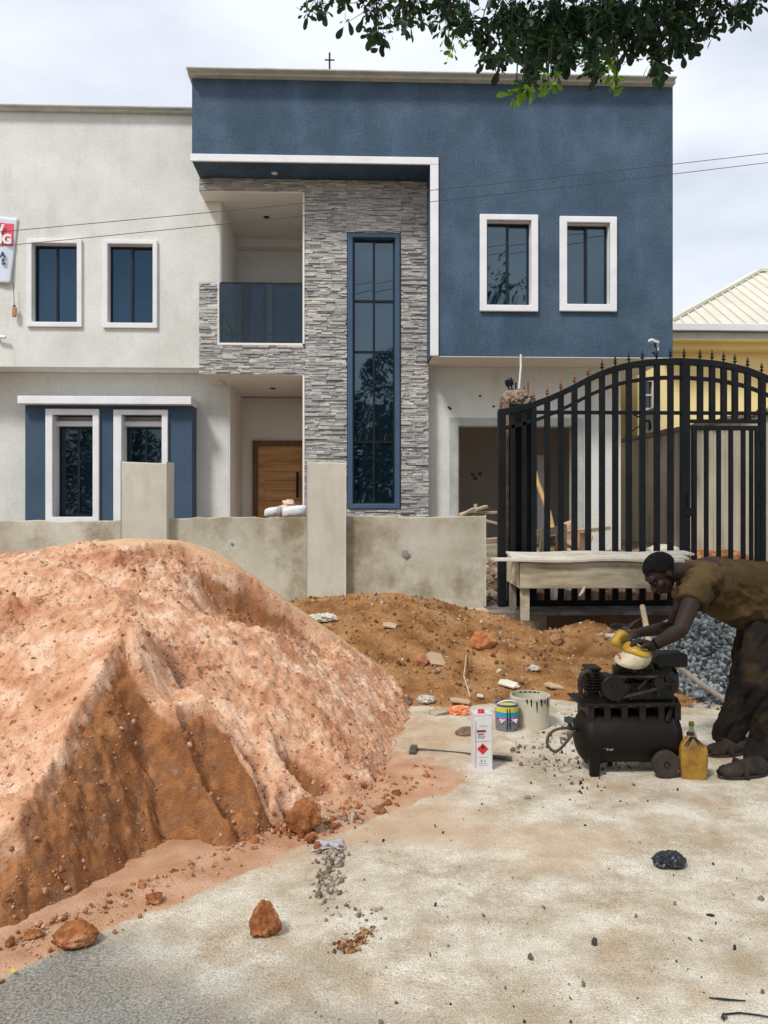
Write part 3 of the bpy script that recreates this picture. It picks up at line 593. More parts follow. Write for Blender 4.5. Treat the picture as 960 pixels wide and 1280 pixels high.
navy = mat('navy_ink', [(.03, .05, .14)], 2, .5)
text('W', 'lettering', P(4.5, 291, DC - .09), .20, 'white', bn, bold=.012); text('NG', 'lettering', P(14.5, 304, DC - .09), .22, 'white', bn, bold=.012)
text('A', 'lettering', P(6.5, 321.5, DC - .1), .13, navy, bn, bold=.007); text('S', 'lettering', P(6.3, 330.5, DC - .1), .13, navy, bn, bold=.007)
cw = thing('plumb_weight', 'small tan block hanging on a cord below the banner', 'plumb line', P(17.5, 395, DC - .1))
MB().tube([P(16.5, 354, DC - .08), P(18, 382, DC - .08)], .005, 5).build('cord', 'frame', cw)
MB().obox(P(18, 390, DC - .08), (.07, .06, .17), (0, .05, .1)).build('block', mat('tan_block', [(.45, .26, .16)], 9, .8), cw, bevel=.015)
MB().obox(P(18, 382.5, DC - .08), (.03, .03, .03)).build('knot', 'frame', cw)
# power lines: from a pole out of frame left to one out of frame right
M['wiregrey'] = mat('grey_cable', [(.05, .055, .06), (.08, .085, .09)], 5, .7)
for k, (ya, yb, lab) in enumerate(((288, 191.5, 'upper of two thin power lines crossing before the house'), (306, 203, 'lower of two thin power lines crossing before the house'))):
    Ya, Yb = 11.0, 12.2; a = P(-300, ya + (ya - yb) * 300 / 960 + 2, Ya); b = P(1300, yb - (ya - yb) * 340 / 960 - 3, Yb); pts = []
    for i in range(41): t = i / 40; p = a.lerp(b, t); p.z -= .35 * 4 * t * (1 - t) * .3 - 0.0; p.z += .05; pts.append(p)
    single(MB().tube(pts, .0050, 5), 'power_line', 'wiregrey', lab, 'power line', a, 'power lines across the facade')

# ================================================================ PERIMETER WALL + PILLARS
DW = 9.4
gw = thing('garden_wall', 'low grey rendered garden wall with two taller square pillars', 'wall', (PX(480, DW), DW, .3))
zL = PZ(100, 651, DW); zR = PZ(520, 647, DW)
def slab(x0, x1, y0, y1, z0, z1, nm, mt, seed, amp=.012):
    """rendered block with slightly wavering edges"""
    o = MB(); nx = max(2, int((x1 - x0) / .12)); rs = random.Random(seed); K = nx + 1; vs = []
    for (y, z, w_) in ((y0, z0, 0), (y0, z1, 1), (y1, z1, 1), (y1, z0, 0)):
        for i in range(K): vs.append((x0 + (x1 - x0) * i / nx, y + (rs.uniform(-amp, amp) * .5), z + (rs.uniform(-amp, amp) if w_ else 0)))
    fs = []
    for r_ in range(4):
        q = (r_ + 1) % 4
        for i in range(nx): fs.append((r_ * K + i, r_ * K + i + 1, q * K + i + 1, q * K + i)[::-1])
    fs.append((0, K, 2 * K, 3 * K)); fs.append((K - 1, 4 * K - 1, 3 * K - 1, 2 * K - 1)); o.add(vs, fs); return o.build(nm, mt, gw, bevel=.012)
slab(-12, PX(152, DW), DW, DW + .2, 0, zL, 'wall_panel', 'concrete', 1)
slab(PX(152, DW) + .002, PX(384, DW), DW + .002, DW + .202, 0, zR, 'wall_panel', 'concrete', 2)
slab(PX(384, DW) + .002, PX(607.5, DW), DW, DW + .2, 0, zR + .01, 'wall_panel', 'concrete', 3)
for (a, b, yy, sd_) in ((151, 208.5, 578, 4), (383, 432.5, 578, 5)):
    o = slab(PX(a, DW - .12), PX(b, DW - .12), DW - .12, DW + .24, 0, PZ(a, yy, DW - .12), 'pillar', 'concrete2', sd_, .01)
q = P(507, 693, DW - .005); MB().rock((q.x, q.y, q.z), .05, (1, .25, 1), 9, 6, .3).build('patch_hole', 'backing', gw)
q = P(290, 680, DW - .002); MB().rock((q.x, q.y, q.z), .022, (1, .3, 1), 7, 5, .3).build('patch_hole', 'backing', gw)

# ================================================================ GATE
DG = 9.4
gate = thing('driveway_gate', 'black arched steel driveway gate with spear tips and a small door', 'gate', (PX(850, DG), DG, .4))
def prof(pts, px):
    for (a, b) in zip(pts, pts[1:]):
        if a[0] <= px <= b[0]:
            t = (px - a[0]) / (b[0] - a[0]); return a[1] + (b[1] - a[1]) * t
    return pts[-1][1] if px > pts[-1][0] else pts[0][1]
def smooth_prof(pts, px):
    return sum(prof(pts, px + d) * w_ for d, w_ in ((-12, .15), (-6, .2), (0, .3), (6, .2), (12, .15)))
TOP = [(600, 512), (626, 511.5), (640, 510), (665, 503), (690, 493.5), (715, 481.5), (740, 468), (760, 460), (780, 454), (802, 450.5), (828, 448), (855, 448), (896, 451), (934, 459), (960, 470), (985, 482), (1010, 494), (1035, 504), (1060, 510), (1082, 512)]
TOP = [(x, y + 4) for x, y in TOP]
LOW = [(x, y + 20) for x, y in TOP]
gpx = lambda px, py, d=0: P(px, py, DG + d)
def railing(pf, x0, x1, wd, ht, nm):
    m = MB(); xs_ = list(np.arange(x0, x1, 9)) + [x1]
    pts = [gpx(x, smooth_prof(pf, x)) for x in xs_]
    k0 = len(m.v)
    for p in pts: m.v += [(p.x, DG - wd / 2, p.z - ht / 2), (p.x, DG + wd / 2, p.z - ht / 2), (p.x, DG + wd / 2, p.z + ht / 2), (p.x, DG - wd / 2, p.z + ht / 2)]
    for i in range(len(pts) - 1):
        for j in range(4): a = i * 4 + j; b = i * 4 + (j + 1) % 4; m.f.append((a, b, b + 4, a + 4))
    m.f += [(3, 2, 1, 0), tuple(len(m.v) - 4 + i for i in range(4))]
    return m.build(nm, 'black', gate, bevel=.004)
railing(TOP, 623, 1082, .07, .075, 'top_rail'); railing(LOW, 630, 1075, .05, .045, 'curved_rail')
zbot = PZ(700, 757, DG); zb2 = PZ(700, 750, DG)
MB().box(PX(622, DG), PX(1082, DG), DG - .03, DG + .03, zbot, zb2).build('bottom_rail', 'black', gate, bevel=.004)
MB().box(PX(667, DG), PX(1075, DG), DG - .018, DG + .018, PZ(750, 518, DG), PZ(750, 513.5, DG)).build('middle_rail', 'black', gate, bevel=.003)
def gbar(px, pt, pb, w_, nm='bar', par=None, y=0.):
    X = PX(px, DG); return MB().box(X - w_ / 2, X + w_ / 2, DG - w_ / 2 + y, DG + w_ / 2 + y, PZ(px, pb, DG), PZ(px, pt, DG)).build(nm, 'black', par or gate, bevel=.004)
gbar(627, 514, 757, .09, 'gate_post'); gbar(856, 450, 757, .095, 'gate_post', y=.001); gbar(1078, 514, 757, .09, 'gate_post')
bars = [667, 684, 701, 718, 735, 752.5, 769, 786, 803, 821, 838]
for x in bars: gbar(x, smooth_prof(TOP, x), 752, .062)
for x in (641, 655): gbar(x, smooth_prof(TOP, x), 752, .05)
for x in (875, 890, 904.5, 918.5, 934.5): gbar(x, smooth_prof(TOP, x), 526.5, .062)
gbar(952.5, smooth_prof(TOP, 952), 755, .07, 'gate_post', y=.002)
for x in (969, 985, 1001, 1017, 1033, 1049, 1064): gbar(x, smooth_prof(TOP, x), 752, .062)
MB().box(PX(858, DG), PX(951, DG), DG - .03, DG + .03, PZ(900, 529, DG), PZ(900, 524.5, DG)).build('door_head_rail', 'black', gate, bevel=.004)
pd = MB(); a = (PX(863.5, DG), PX(948, DG), PZ(905, 750, DG), PZ(905, 532.5, DG)); pd.holes(*a, DG - .05, DG - .005, [(a[0] + .055, a[1] - .055, a[2] + .06, a[3] - .055)])
pdo = pd.build('gate_door', 'black', gate, bevel=.004)
for x in (881.5, 897, 912, 927.5, 937.5): gbar(x, 537, 747, .045 if x < 936 else .04, 'bar', pdo, -.028)
for (px, py) in ((950, 545), (950, 612), (950, 720)): q = gpx(px, py, -.04); MB().tube([(q.x, q.y, q.z - .06), (q.x, q.y, q.z + .06)], .022, 8).build('hinge', 'black', pdo)
q = gpx(861, 640, -.06); MB().box(q.x - .06, q.x + .05, q.y, q.y + .05, q.z - .05, q.z + .05).build('lock_box', 'black', pdo, bevel=.006)
q = gpx(861, 625, -.06); MB().box(q.x - .02, q.x + .015, q.y - .01, q.y + .05, q.z - .09, q.z + .07).build('latch', 'black', pdo, bevel=.004)
# spear finials
def finial(px, col):
    y0 = smooth_prof(TOP, px) - 3.5; q = gpx(px, y0); m = MB()
    m.lathe([(.010, -.01), (.010, .03), (.026, .038), (.026, .046), (.010, .052), (.008, .062), (.022, .073), (.013, .095), (.001, .14)], 8, (q.x, q.y, q.z))
    o = m.build('spear_tip', col, gate, smooth=True)
for x in [626] + bars + [855, 875, 890, 904.5, 918.5, 934.5, 952, 969, 985, 1001, 1017, 1033]: finial(x, 'rust' if x < 750 else 'black')
# gate column behind, raw concrete cap
gp = thing('gate_pillar', 'square gate pillar with black steel casing and a crumbling raw concrete top', 'pillar', (PX(648, 9.7), 9.7, .3))
MB().box(PX(637, 9.62), PX(664, 9.62), 9.56, 9.85, .3, PZ(650, 505, 9.6)).build('steel_casing', 'black', gp, bevel=.01)
MB().box(PX(631, 9.62), PX(636.5, 9.62), 9.6, 9.84, .3, PZ(632, 500, 9.6)).build('core', 'rawcon', gp, bevel=.01)
m = MB()
for (px, py, r_) in ((640, 498, .12), (655, 499, .12), (648, 495, .11), (636, 501, .09), (662, 501, .07), (645, 502, .12)): q = P(px, py, 9.72); m.rock(q, r_, (1, 1, .8), 10, 7, .22)
m.build('raw_top', 'rawcon', gp)
for (px, y0, y1, dx) in ((655, 496, 484, 0), (660, 498, 478, .0), (641, 494, 480, -.02), (644, 494, 478, .01), (638, 490, 478, -.05)):
    a = P(px, y0, 9.72); b = P(px, y1, 9.72); MB().tube([a, (b.x + dx, b.y, b.z)], .012, 6).build('rebar', 'rust' if px > 650 else 'frame', gp)
q = P(637, 477, 9.7); MB().rock(q, .05, (1, .6, 1.2), 8, 6, .3).build('cable_knot', 'frame', gp)
# lamp / wires behind gate arch
sl = thing('gate_lamp', 'small metal lamp bracket with loose wires above the gate arch', 'lamp', gpx(820, 448, .2))
q = gpx(817, 427, .2); MB().obox((q.x, q.y, q.z), (.11, .08, .035), (0, .3, .2)).build('lamp_head', 'fascia', sl, bevel=.006)
MB().tube([gpx(818, 428, .2), gpx(820, 436, .2), gpx(816, 440, .2), gpx(821, 446, .2), gpx(820, 470, .2)], .012, 6).build('wire', 'frame', sl)
MB().tube([gpx(822, 430, .22), gpx(823, 437, .2), gpx(819, 443, .2), gpx(822, 447, .2)], .008, 6).build('wire', 'fascia', sl)
# threshold
m = MB(); x0, x1 = PX(607, 9.2) + .01, 6.5; m.box(x0, x1, 8.98, 9.36, .0, .372); m.box(x0, x1, 9.36, 9.75, .1, .385)
o = m.build('threshold', mat('threshold_concrete', [(.10, .085, .07), (.22, .20, .175), (.33, .31, .28)], 4, .85, .5, 30, stretch=(1, 4, 1), stain=((.10, .05, .025), 3, .45, .6, .7)), bevel=.015); o['kind'] = 'structure'
MB_s = MB().box(x0 + .65, x1, 8.93, 8.975, -.1, .33); o = MB_s.build('trench_side', mat('wet_clay', [(.05, .022, .010), (.09, .045, .02)], 3, .8, .6, 20)); o['kind'] = 'structure'
# ================================================================ SAND PILE
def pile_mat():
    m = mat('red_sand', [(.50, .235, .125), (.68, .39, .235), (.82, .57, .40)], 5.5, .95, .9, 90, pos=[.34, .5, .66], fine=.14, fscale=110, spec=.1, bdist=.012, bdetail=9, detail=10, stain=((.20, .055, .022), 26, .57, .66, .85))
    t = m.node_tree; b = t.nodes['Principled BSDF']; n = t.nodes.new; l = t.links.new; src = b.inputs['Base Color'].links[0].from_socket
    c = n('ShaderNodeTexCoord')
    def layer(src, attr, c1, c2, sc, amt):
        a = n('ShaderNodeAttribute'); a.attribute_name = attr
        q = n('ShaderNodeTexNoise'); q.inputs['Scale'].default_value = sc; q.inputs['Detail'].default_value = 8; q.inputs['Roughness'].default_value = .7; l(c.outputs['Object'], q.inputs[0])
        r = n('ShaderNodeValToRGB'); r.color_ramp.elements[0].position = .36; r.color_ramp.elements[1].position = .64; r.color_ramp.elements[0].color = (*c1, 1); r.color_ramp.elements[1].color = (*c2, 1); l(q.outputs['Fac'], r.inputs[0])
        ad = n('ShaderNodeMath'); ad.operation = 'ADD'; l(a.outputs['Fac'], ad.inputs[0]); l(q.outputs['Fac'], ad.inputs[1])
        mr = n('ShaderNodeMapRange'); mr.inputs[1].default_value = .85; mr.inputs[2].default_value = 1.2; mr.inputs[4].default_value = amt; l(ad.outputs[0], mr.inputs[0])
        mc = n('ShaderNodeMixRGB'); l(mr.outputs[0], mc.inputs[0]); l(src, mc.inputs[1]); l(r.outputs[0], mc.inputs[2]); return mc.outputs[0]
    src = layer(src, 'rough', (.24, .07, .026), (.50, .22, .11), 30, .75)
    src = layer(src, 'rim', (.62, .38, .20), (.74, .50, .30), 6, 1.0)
    src = layer(src, 'cut', (.115, .037, .011), (.42, .18, .065), 9, .92)  # moist brown sand of the cuts, with the faces' shade mixed into the colour
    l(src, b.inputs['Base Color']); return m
st_ = .0078
px_ = np.arange(-5.2, 0.95, st_); py_ = np.arange(2.4, 7.1, st_)
X, Y = np.meshgrid(px_, py_)
T, S = base_ts(X, Y)
wob = .10 * fbm(X * 1.4, Y * 1.4, 3, 51) 
# body: crest spine along the back, slope towards the road, skirt to the right
def seg(X, Y, a, b):
    dx, dy = b[0] - a[0], b[1] - a[1]; t = np.clip(((X - a[0]) * dx + (Y - a[1]) * dy) / (dx * dx + dy * dy), 0, 1)
    return np.sqrt((X - a[0] - t * dx) ** 2 + (Y - a[1] - t * dy) ** 2), t
def smin(a, b, k):
    h = np.clip(.5 + .5 * (b - a) / k, 0, 1); return b * (1 - h) + a * h - k * h * (1 - h)
def smax(a, b, k): return -smin(-a, -b, k)
d1, t1 = seg(X, Y, (-3.2, 5.75), (-1.35, 5.75)); front = .22 + .56 * (Y - 3.1) + .05 * fbm(X * 1.1, Y * 1.1, 3, 60)
cone = 1.50 - .74 * np.sqrt(d1 ** 2 + .10) + .05 * t1
right = 1.39 - .86 * np.maximum(0, X + 1.26 + .18 * (5.4 - Y)) - .02
top = 1.28 + .12 * sst(-2.6, -1.4, X) - .07 * np.abs(X + 1.4) * (X < -1.4) + .03 * vn(X * 1.7, Y * .3, 8)
body = smin(smin(front, right, .25), top, .16)
body = np.minimum(body, smin(body, cone + .03, .15) * (Y > 5.0) + body * (Y <= 5.0))
body = smin(body, 1.39 - .95 * (Y - 6.0) - .12 * np.maximum(0, X + 1.0), .12)
body = body + .02 * fbm(X * 2.3, Y * 2.3, 3, 70)
# second hollow sweeping down the right flank
dg, tg = seg(X, Y, (-1.02, 5.0), (-.42, 4.15)); body = body - .10 * np.exp(-(dg / .20) ** 2)
dg, tg = seg(X, Y, (-.98, 4.35), (-.70, 3.75)); body = body - .07 * np.exp(-(dg / .16) ** 2)
dg, tg = seg(X, Y, (-1.62, 5.05), (-1.40, 5.0)); body = body - .06 * np.exp(-(dg / .20) ** 2)
dg, tg = seg(X, Y, (-1.9, 4.1), (-1.75, 3.7)); body = body - .04 * np.exp(-(dg / .16) ** 2)
dg, tg = seg(X, Y, (-1.14, 4.25), (-1.27, 3.0)); body = body + (.13 - .05 * tg) * np.exp(-(dg / .15) ** 2) * sst(0, .12, tg + .06)
body = body - .12 * np.exp(-(((X + .93) / .13) ** 2 + ((Y - 4.15) / .30) ** 2))
body = smin(body, .09 + .60 * S + 3.0 * (1 - sst(1.02, 1.40, T)) + .04 * fbm(T * 5, S * 5, 3, 71), .08)
# crest scarp: smooth rim behind, a drop in front
ang = (body - EYE) / Y; ia = np.argmax(ang[:, :], axis=0); yr_ = Y[ia, np.arange(X.shape[1])]; yr_ = np.convolve(np.pad(yr_, 12, 'edge'), np.ones(25) / 25, 'valid')
rimline = yr_[None, :] - .20 + .10 * vn(X * 2.6, X * 0, 90) + .04 * vn(X * 9, X * 0, 91)
fr = rimline - Y            # >0 in front of rim
amt = sst(-1.75, -1.35, X) * (1 - sst(-.28, -.05, X))
drop = (.07 + .07 * vn(X * 4, X * 0, 93) ** 2 + .22 * np.exp(-((X + .80) / .26) ** 2)) * sst(0, .06, fr) * (1 - sst(.22, .85, fr)) * amt
body = body - drop
# cut planes
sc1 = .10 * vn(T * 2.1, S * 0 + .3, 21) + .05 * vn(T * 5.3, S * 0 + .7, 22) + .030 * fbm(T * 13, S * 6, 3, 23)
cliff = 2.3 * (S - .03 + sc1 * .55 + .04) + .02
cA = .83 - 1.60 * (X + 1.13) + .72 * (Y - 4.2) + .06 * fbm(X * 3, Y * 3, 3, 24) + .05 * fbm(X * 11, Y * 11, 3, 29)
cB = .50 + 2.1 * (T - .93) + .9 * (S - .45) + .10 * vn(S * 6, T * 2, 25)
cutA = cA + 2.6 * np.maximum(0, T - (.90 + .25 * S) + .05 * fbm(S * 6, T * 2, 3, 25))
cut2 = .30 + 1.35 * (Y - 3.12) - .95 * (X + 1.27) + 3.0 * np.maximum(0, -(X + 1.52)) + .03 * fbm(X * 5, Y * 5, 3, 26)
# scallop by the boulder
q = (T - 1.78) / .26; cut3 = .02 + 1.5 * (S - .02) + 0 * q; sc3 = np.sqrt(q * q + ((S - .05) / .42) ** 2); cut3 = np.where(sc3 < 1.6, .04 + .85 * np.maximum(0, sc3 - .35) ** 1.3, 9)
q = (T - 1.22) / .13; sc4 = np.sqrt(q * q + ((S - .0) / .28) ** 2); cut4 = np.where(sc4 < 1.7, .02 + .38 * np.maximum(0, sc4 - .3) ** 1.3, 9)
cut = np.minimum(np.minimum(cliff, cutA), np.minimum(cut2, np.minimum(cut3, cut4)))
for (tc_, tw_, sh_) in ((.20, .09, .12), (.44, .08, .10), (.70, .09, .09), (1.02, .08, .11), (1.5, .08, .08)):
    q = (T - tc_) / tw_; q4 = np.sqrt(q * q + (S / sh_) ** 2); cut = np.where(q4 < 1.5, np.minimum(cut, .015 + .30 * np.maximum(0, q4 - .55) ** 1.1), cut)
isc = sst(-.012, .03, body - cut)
H = np.minimum(body, cut) - .035 * np.exp(-((body - cut - .07) / .04) ** 2) * (body > cut)
# fine lumps
rough = np.clip(sst(.02, .5, fbm(X * 2.0 + 4, Y * 2.0, 4, 33)) * .9 + .55 * isc + .6 * (drop > .02) * sst(0, .05, fr) * (1 - sst(.15, .4, fr)), 0, 1)
rim = (1 - sst(-.03, .01, fr)) * sst(-1.9, -1.5, X) + (1 - sst(-.06, .0, fr + .12 * vn(X * 5, Y * 5, 44))) * .7 * (X < -1.5) * (Y > 5.4)
rim = np.clip(rim, 0, 1)
n1 = fbm(X * 9, Y * 9, 4, 35); n2 = fbm(X * 26, Y * 26, 3, 36); n3 = vn(X * 52, Y * 52, 37)
disp = (1 - .85 * rim) * (.020 * n1 + .017 * n2 + (.004 + .016 * rough) * np.maximum(0, n2 - .12) * 2 + .006 * n3 + rough * .010 * np.maximum(0, n3 - .3))
disp = disp + rough * (1 - rim) * .018 * np.maximum(0, n1 - .1)
bil = np.abs(vn(X * 15, Y * 15, 201)) * .6 + np.abs(vn(X * 33 + 3, Y * 33, 202)) * .35 + np.abs(vn(X * 64, Y * 64 + 2, 203)) * .2
disp = disp + (1 - .9 * rim) * (.22 + .78 * rough) * .046 * (bil - .35) * sst(-.5, .35, fbm(X * 4.1, Y * 4.1, 2, 205))
# rill streaks down the cut faces
disp = disp + isc * (.012 * fbm(T * 11, S * 2.5, 3, 38))
H = H + disp
# foot: fallen crumbs
H = H + .03 * sst(-.02, .03, S) * (1 - sst(.05, .16, S)) * np.maximum(0, fbm(X * 7, Y * 7, 3, 39) + .2)
GZp = G(X, Y)
mask = (S > -.035 + .02 * vn(T * 8, S * 0, 61)) & (H > GZp + .006)
H = np.where(mask, H, GZp - .03)
sandpile = grid_obj('sand_pile', X, Y, H, pile_mat(), {'cut': np.maximum(isc * .55 * sst(.02, .10, body - cut) + isc * .18, .62 * sst(.05, .16, drop) * (1 - sst(.12, .45, fr))), 'rough': rough * .62 * (1 - rim), 'rim': rim * .75}, mask=mask)  # scarp drop also takes the cut colour, painting the shade under the crest
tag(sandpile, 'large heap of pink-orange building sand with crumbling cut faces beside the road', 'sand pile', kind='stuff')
def hs(x, y):
    i = int(round((x - px_[0]) / st_)); j = int(round((y - py_[0]) / st_)); return float(H[min(max(j, 0), H.shape[0] - 1), min(max(i, 0), H.shape[1] - 1)])
M['sandclod'] = mat('sand_clod', [(.28, .105, .05), (.45, .22, .12), (.58, .34, .22)], 14, .95, .8, 60, fine=.2, island=True)
M['clay'] = mat('clay_lump', [(.10, .032, .012), (.33, .12, .04), (.56, .30, .15)], 7, .95, 1, 45, fine=.25, fscale=60, bdist=.012)
rs = np.random.RandomState(4); pts = []; sz = []
while len(pts) < 6500:
    x = rs.uniform(-3.6, .5); y = rs.uniform(2.6, 6.2)
    t_, s_ = base_ts(x, y); i = int((x - px_[0]) / st_); j = int((y - py_[0]) / st_)
    if not mask[j, i] or rim[j, i] > .3: continue
    if rs.rand() > .10 + .75 * rough[j, i] + (.5 if s_ < .15 else 0): continue
    pts.append((x, y, H[j, i] + .001)); sz.append(.0025 + .0045 * rs.rand() ** 2 + (.012 * rs.rand() ** 12))
for k in range(900):   # crumbs at the foot and on the skirt
    t_ = rs.uniform(-.6, 2.6); s_ = -abs(rs.normal(0, .10)); p = Vector((BX, BY)) + TD * t_ + ND * s_; pts.append((p.x, p.y, Gf(p.x, p.y) + .02 * (s_ > -.12) + .002)); sz.append(.0025 + .010 * rs.rand() ** 4)
tag(chunks('sand_clods', pts, sz, M['sandclod'], rough=.25, elong=1.3), 'small crumbling lumps scattered over the pink sand heap', 'clods')

pts = []; sz = []
for k in range(330):
    t_ = rs.uniform(1.35, 2.55) if k < 250 else rs.uniform(-.4, 1.4); s_ = rs.normal(-.10, .07) if k < 250 else rs.normal(-.03, .03); p = Vector((BX, BY)) + TD * t_ + ND * s_; pts.append((p.x, p.y, max(hs(p.x, p.y), Gf(p.x, p.y) + .008))); sz.append(.005 + .024 * rs.rand() ** 2.6)
tag(chunks('foot_clods', pts, sz, M['clay'], rough=.35, elong=1.4), 'broken brown clods crumbled along the foot of the sand heap beside the boulder', 'clods')

# ================================================================ SOIL MOUND
RID = [(-1.6, .48), (-.9, .55), (-.5, .58), (-.1, .61), (.2, .62), (.6, .62), (.9, .56), (1.25, .45), (1.55, .45), (1.85, .31), (2.1, .34), (2.3, .40), (2.6, .34), (3.1, .30), (3.6, .1)]
mx_ = np.arange(-1.8, 3.7, .0125); my_ = np.arange(5.5, 9.3, .0125); X2, Y2 = np.meshgrid(mx_, my_)
rid = np.interp(X2 + .08 * vn(X2 * 3, Y2 * 3, 3), [a for a, b in RID], [b for a, b in RID])
yc = 8.35 - .35 * sst(1.3, 2.2, X2); yf = 6.0 + .25 * vn(X2 * 1.3, X2 * 0, 15) + .12 * vn(X2 * 4, X2 * 0, 16) + .35 * sst(.2, -.6, X2) + .1 * sst(1.5, 2.6, X2)
s2 = np.clip((Y2 - yf) / (yc - yf), 0, 1); h2 = rid * (1 - (1 - s2) ** 1.35) ; h2 = np.where(Y2 > yc, rid - .42 * (Y2 - yc) ** 1.0, h2)
back = .33 * sst(1.3, 1.6, X2) * sst(8.1, 8.6, Y2); h2 = h2 - back
H2 = h2 + sst(0, .2, s2) * (.05 * fbm(X2 * 2.2, Y2 * 2.2, 3, 80) + .030 * fbm(X2 * 7, Y2 * 7, 4, 81) + .016 * np.maximum(0, fbm(X2 * 19, Y2 * 19, 3, 82)) + .009 * np.maximum(0, vn(X2 * 44, Y2 * 44, 83)))
m2 = (H2 > G(X2, Y2) + .004) & (s2 > .005) & (Y2 < 9.28)
H2 = np.where(m2, H2, G(X2, Y2) - .03)
soil_m = mat('brown_soil', [(.16, .068, .022), (.31, .155, .06), (.42, .24, .11)], 3.2, .95, 1, 60, pos=[.32, .5, .68], fine=.25, fscale=60, spec=.1, detail=9, bdist=.012, stain=((.50, .33, .19), 2.5, .55, .75, .6))
mound = grid_obj('soil_mound', X2, Y2, H2, soil_m, mask=m2); tag(mound, 'low mound of brown excavated soil against the garden wall', 'soil mound', kind='stuff')
def h2f(x, y):
    i = int(round((x - mx_[0]) / .0125)); j = int(round((y - my_[0]) / .0125)); return float(H2[min(max(j, 0), H2.shape[0] - 1), min(max(i, 0), H2.shape[1] - 1)])
def onmound(px, py):
    """world point where the line of sight meets soil mound / ground"""
    for k in range(800):
        Y_ = 1.8 + k * .01; p = P(px, py, Y_); g_ = Gf(p.x, p.y)
        if mx_[0] < p.x < mx_[-1] and my_[0] < p.y < my_[-1]: g_ = max(g_, h2f(p.x, p.y))
        if p.z <= g_: return Vector((p.x, p.y, g_))
    return PG(px, py)
M['soilclod'] = mat('soil_clod', [(.13, .055, .02), (.28, .14, .055), (.40, .24, .12)], 14, .95, .8, 60, fine=.2, island=True)
M['debris'] = mat('debris_chip', [(.14, .115, .09), (.33, .28, .22), (.54, .49, .41)], 14, .9, .5, 60, island=True)
pts = []; sz = []
while len(pts) < 3200:
    x = rs.uniform(-1.2, 3.2); y = rs.uniform(5.9, 8.7); i = int((x - mx_[0]) / .0125); j = int((y - my_[0]) / .0125)
    if not m2[j, i]: continue
    pts.append((x, y, H2[j, i])); sz.append(.005 + .022 * rs.rand() ** 4)
tag(chunks('soil_clods', pts, sz, M['soilclod'], rough=.25), 'small lumps of earth scattered over the brown soil mound', 'clods')
pts = []; sz = []
while len(pts) < 260:
    x = rs.uniform(-.6, 3.0); y = rs.uniform(5.6, 8.4); i = int((x - mx_[0]) / .0125); j = int((y - my_[0]) / .0125)
    z = H2[j, i] if m2[j, i] else Gf(x, y); pts.append((x, y, z + .004)); sz.append(.007 + .022 * rs.rand() ** 3)
def scatter_px(n, box, s0, s1, pw=3):
    for k in range(n):
        q = PG(rs.uniform(box[0], box[2]), rs.uniform(box[1], box[3])); pts.append((q.x, q.y, .004)); sz.append(s0 + s1 * rs.rand() ** pw)
scatter_px(200, (640, 880, 760, 960), .006, .014); scatter_px(160, (700, 840, 770, 930), .006, .02)
tag(chunks('building_debris', pts, sz, M['debris'], flat=.5), 'grey chips of mortar and litter strewn over the soil and the road edge', 'debris')

# ================================================================ GRAVEL PILE
gx_ = np.arange(1.2, 5.2, .03); gy_ = np.arange(5.4, 8.6, .03); X3, Y3 = np.meshgrid(gx_, gy_)
ctr = (3.62, 7.15); rr = np.sqrt(((X3 - ctr[0]) / 1.05) ** 2 + ((Y3 - ctr[1]) / .78) ** 2)
H3 = smin(.95 - .62 * rr * 1.0 + .04 * fbm(X3 * 2, Y3 * 2, 3, 100), .78 + 0 * rr, .2)
m3 = H3 > G(X3, Y3) - .02
gp_m = mat('gravel_base', [(.045, .048, .05), (.10, .105, .11)], 30, .95)
def h3f(x, y): i = int(round((x - gx_[0]) / .03)); j = int(round((y - gy_[0]) / .03)); return float(H3[j, i]) if 0 <= i < H3.shape[1] and 0 <= j < H3.shape[0] else -1
pts = []; sz = []
while len(pts) < 15000:
    x = rs.uniform(1.3, 5.1); y = rs.uniform(5.5, 8.2); h = h3f(x, y); g_ = Gf(x, y)
    if h < g_ - .01: 
        if h > g_ - .13 and rs.rand() < .08: pts.append((x, y, g_ + .006)); sz.append(rs.uniform(.010, .020))
        continue
    if y > 7.4 and rs.rand() < .6: continue
    pts.append((x, y, h - rs.uniform(0, .025))); sz.append(rs.uniform(.012, .026))
gravel = chunks('gravel_pile', pts, sz, mat('granite_chips', [(.02, .023, .024), (.09, .10, .10), (.21, .225, .22), (.42, .44, .43)], 12, .85, .3, 60, pos=[.15, .34, .52, .75], island=True), flat=.8, rough=.22, elong=1.5)
tag(gravel, 'heap of blue-grey crushed stone behind the bending man', 'gravel pile')
gb = grid_obj('gravel_core', X3, Y3, H3 - .02, gp_m, mask=m3); gb['kind'] = 'stuff'; gb.parent = gravel

# ================================================================ LOOSE GRAVEL AND GRIT ON THE ROAD
pts = []; sz = []
def strip(a, b, n, sd_, s0=.006, s1=.016):
    for k in range(n):
        t_ = rs.rand(); px = a[0] + (b[0] - a[0]) * t_ + rs.normal(0, sd_); py = a[1] + (b[1] - a[1]) * t_ + rs.normal(0, sd_ * .45); q = PG(px, py); pts.append((q.x, q.y, .004)); sz.append(s0 + s1 * rs.rand() ** 2)
strip((418, 1060), (405, 1125), 170, 9, .005, .012); strip((460, 990), (515, 975), 110, 10, .006, .014); strip((400, 1030), (470, 1000), 120, 13, .006, .014); strip((410, 1140), (490, 1145), 26, 12, .003, .008)
tag(chunks('loose_gravel', pts, sz, mat('dusty_gravel', [(.15, .11, .075), (.28, .225, .16), (.42, .36, .28)], 10, .9, .4, 60, island=True), flat=.7), 'dusty gravel scattered in patches at the right foot of the sand heap', 'gravel')
pts = []; sz = []
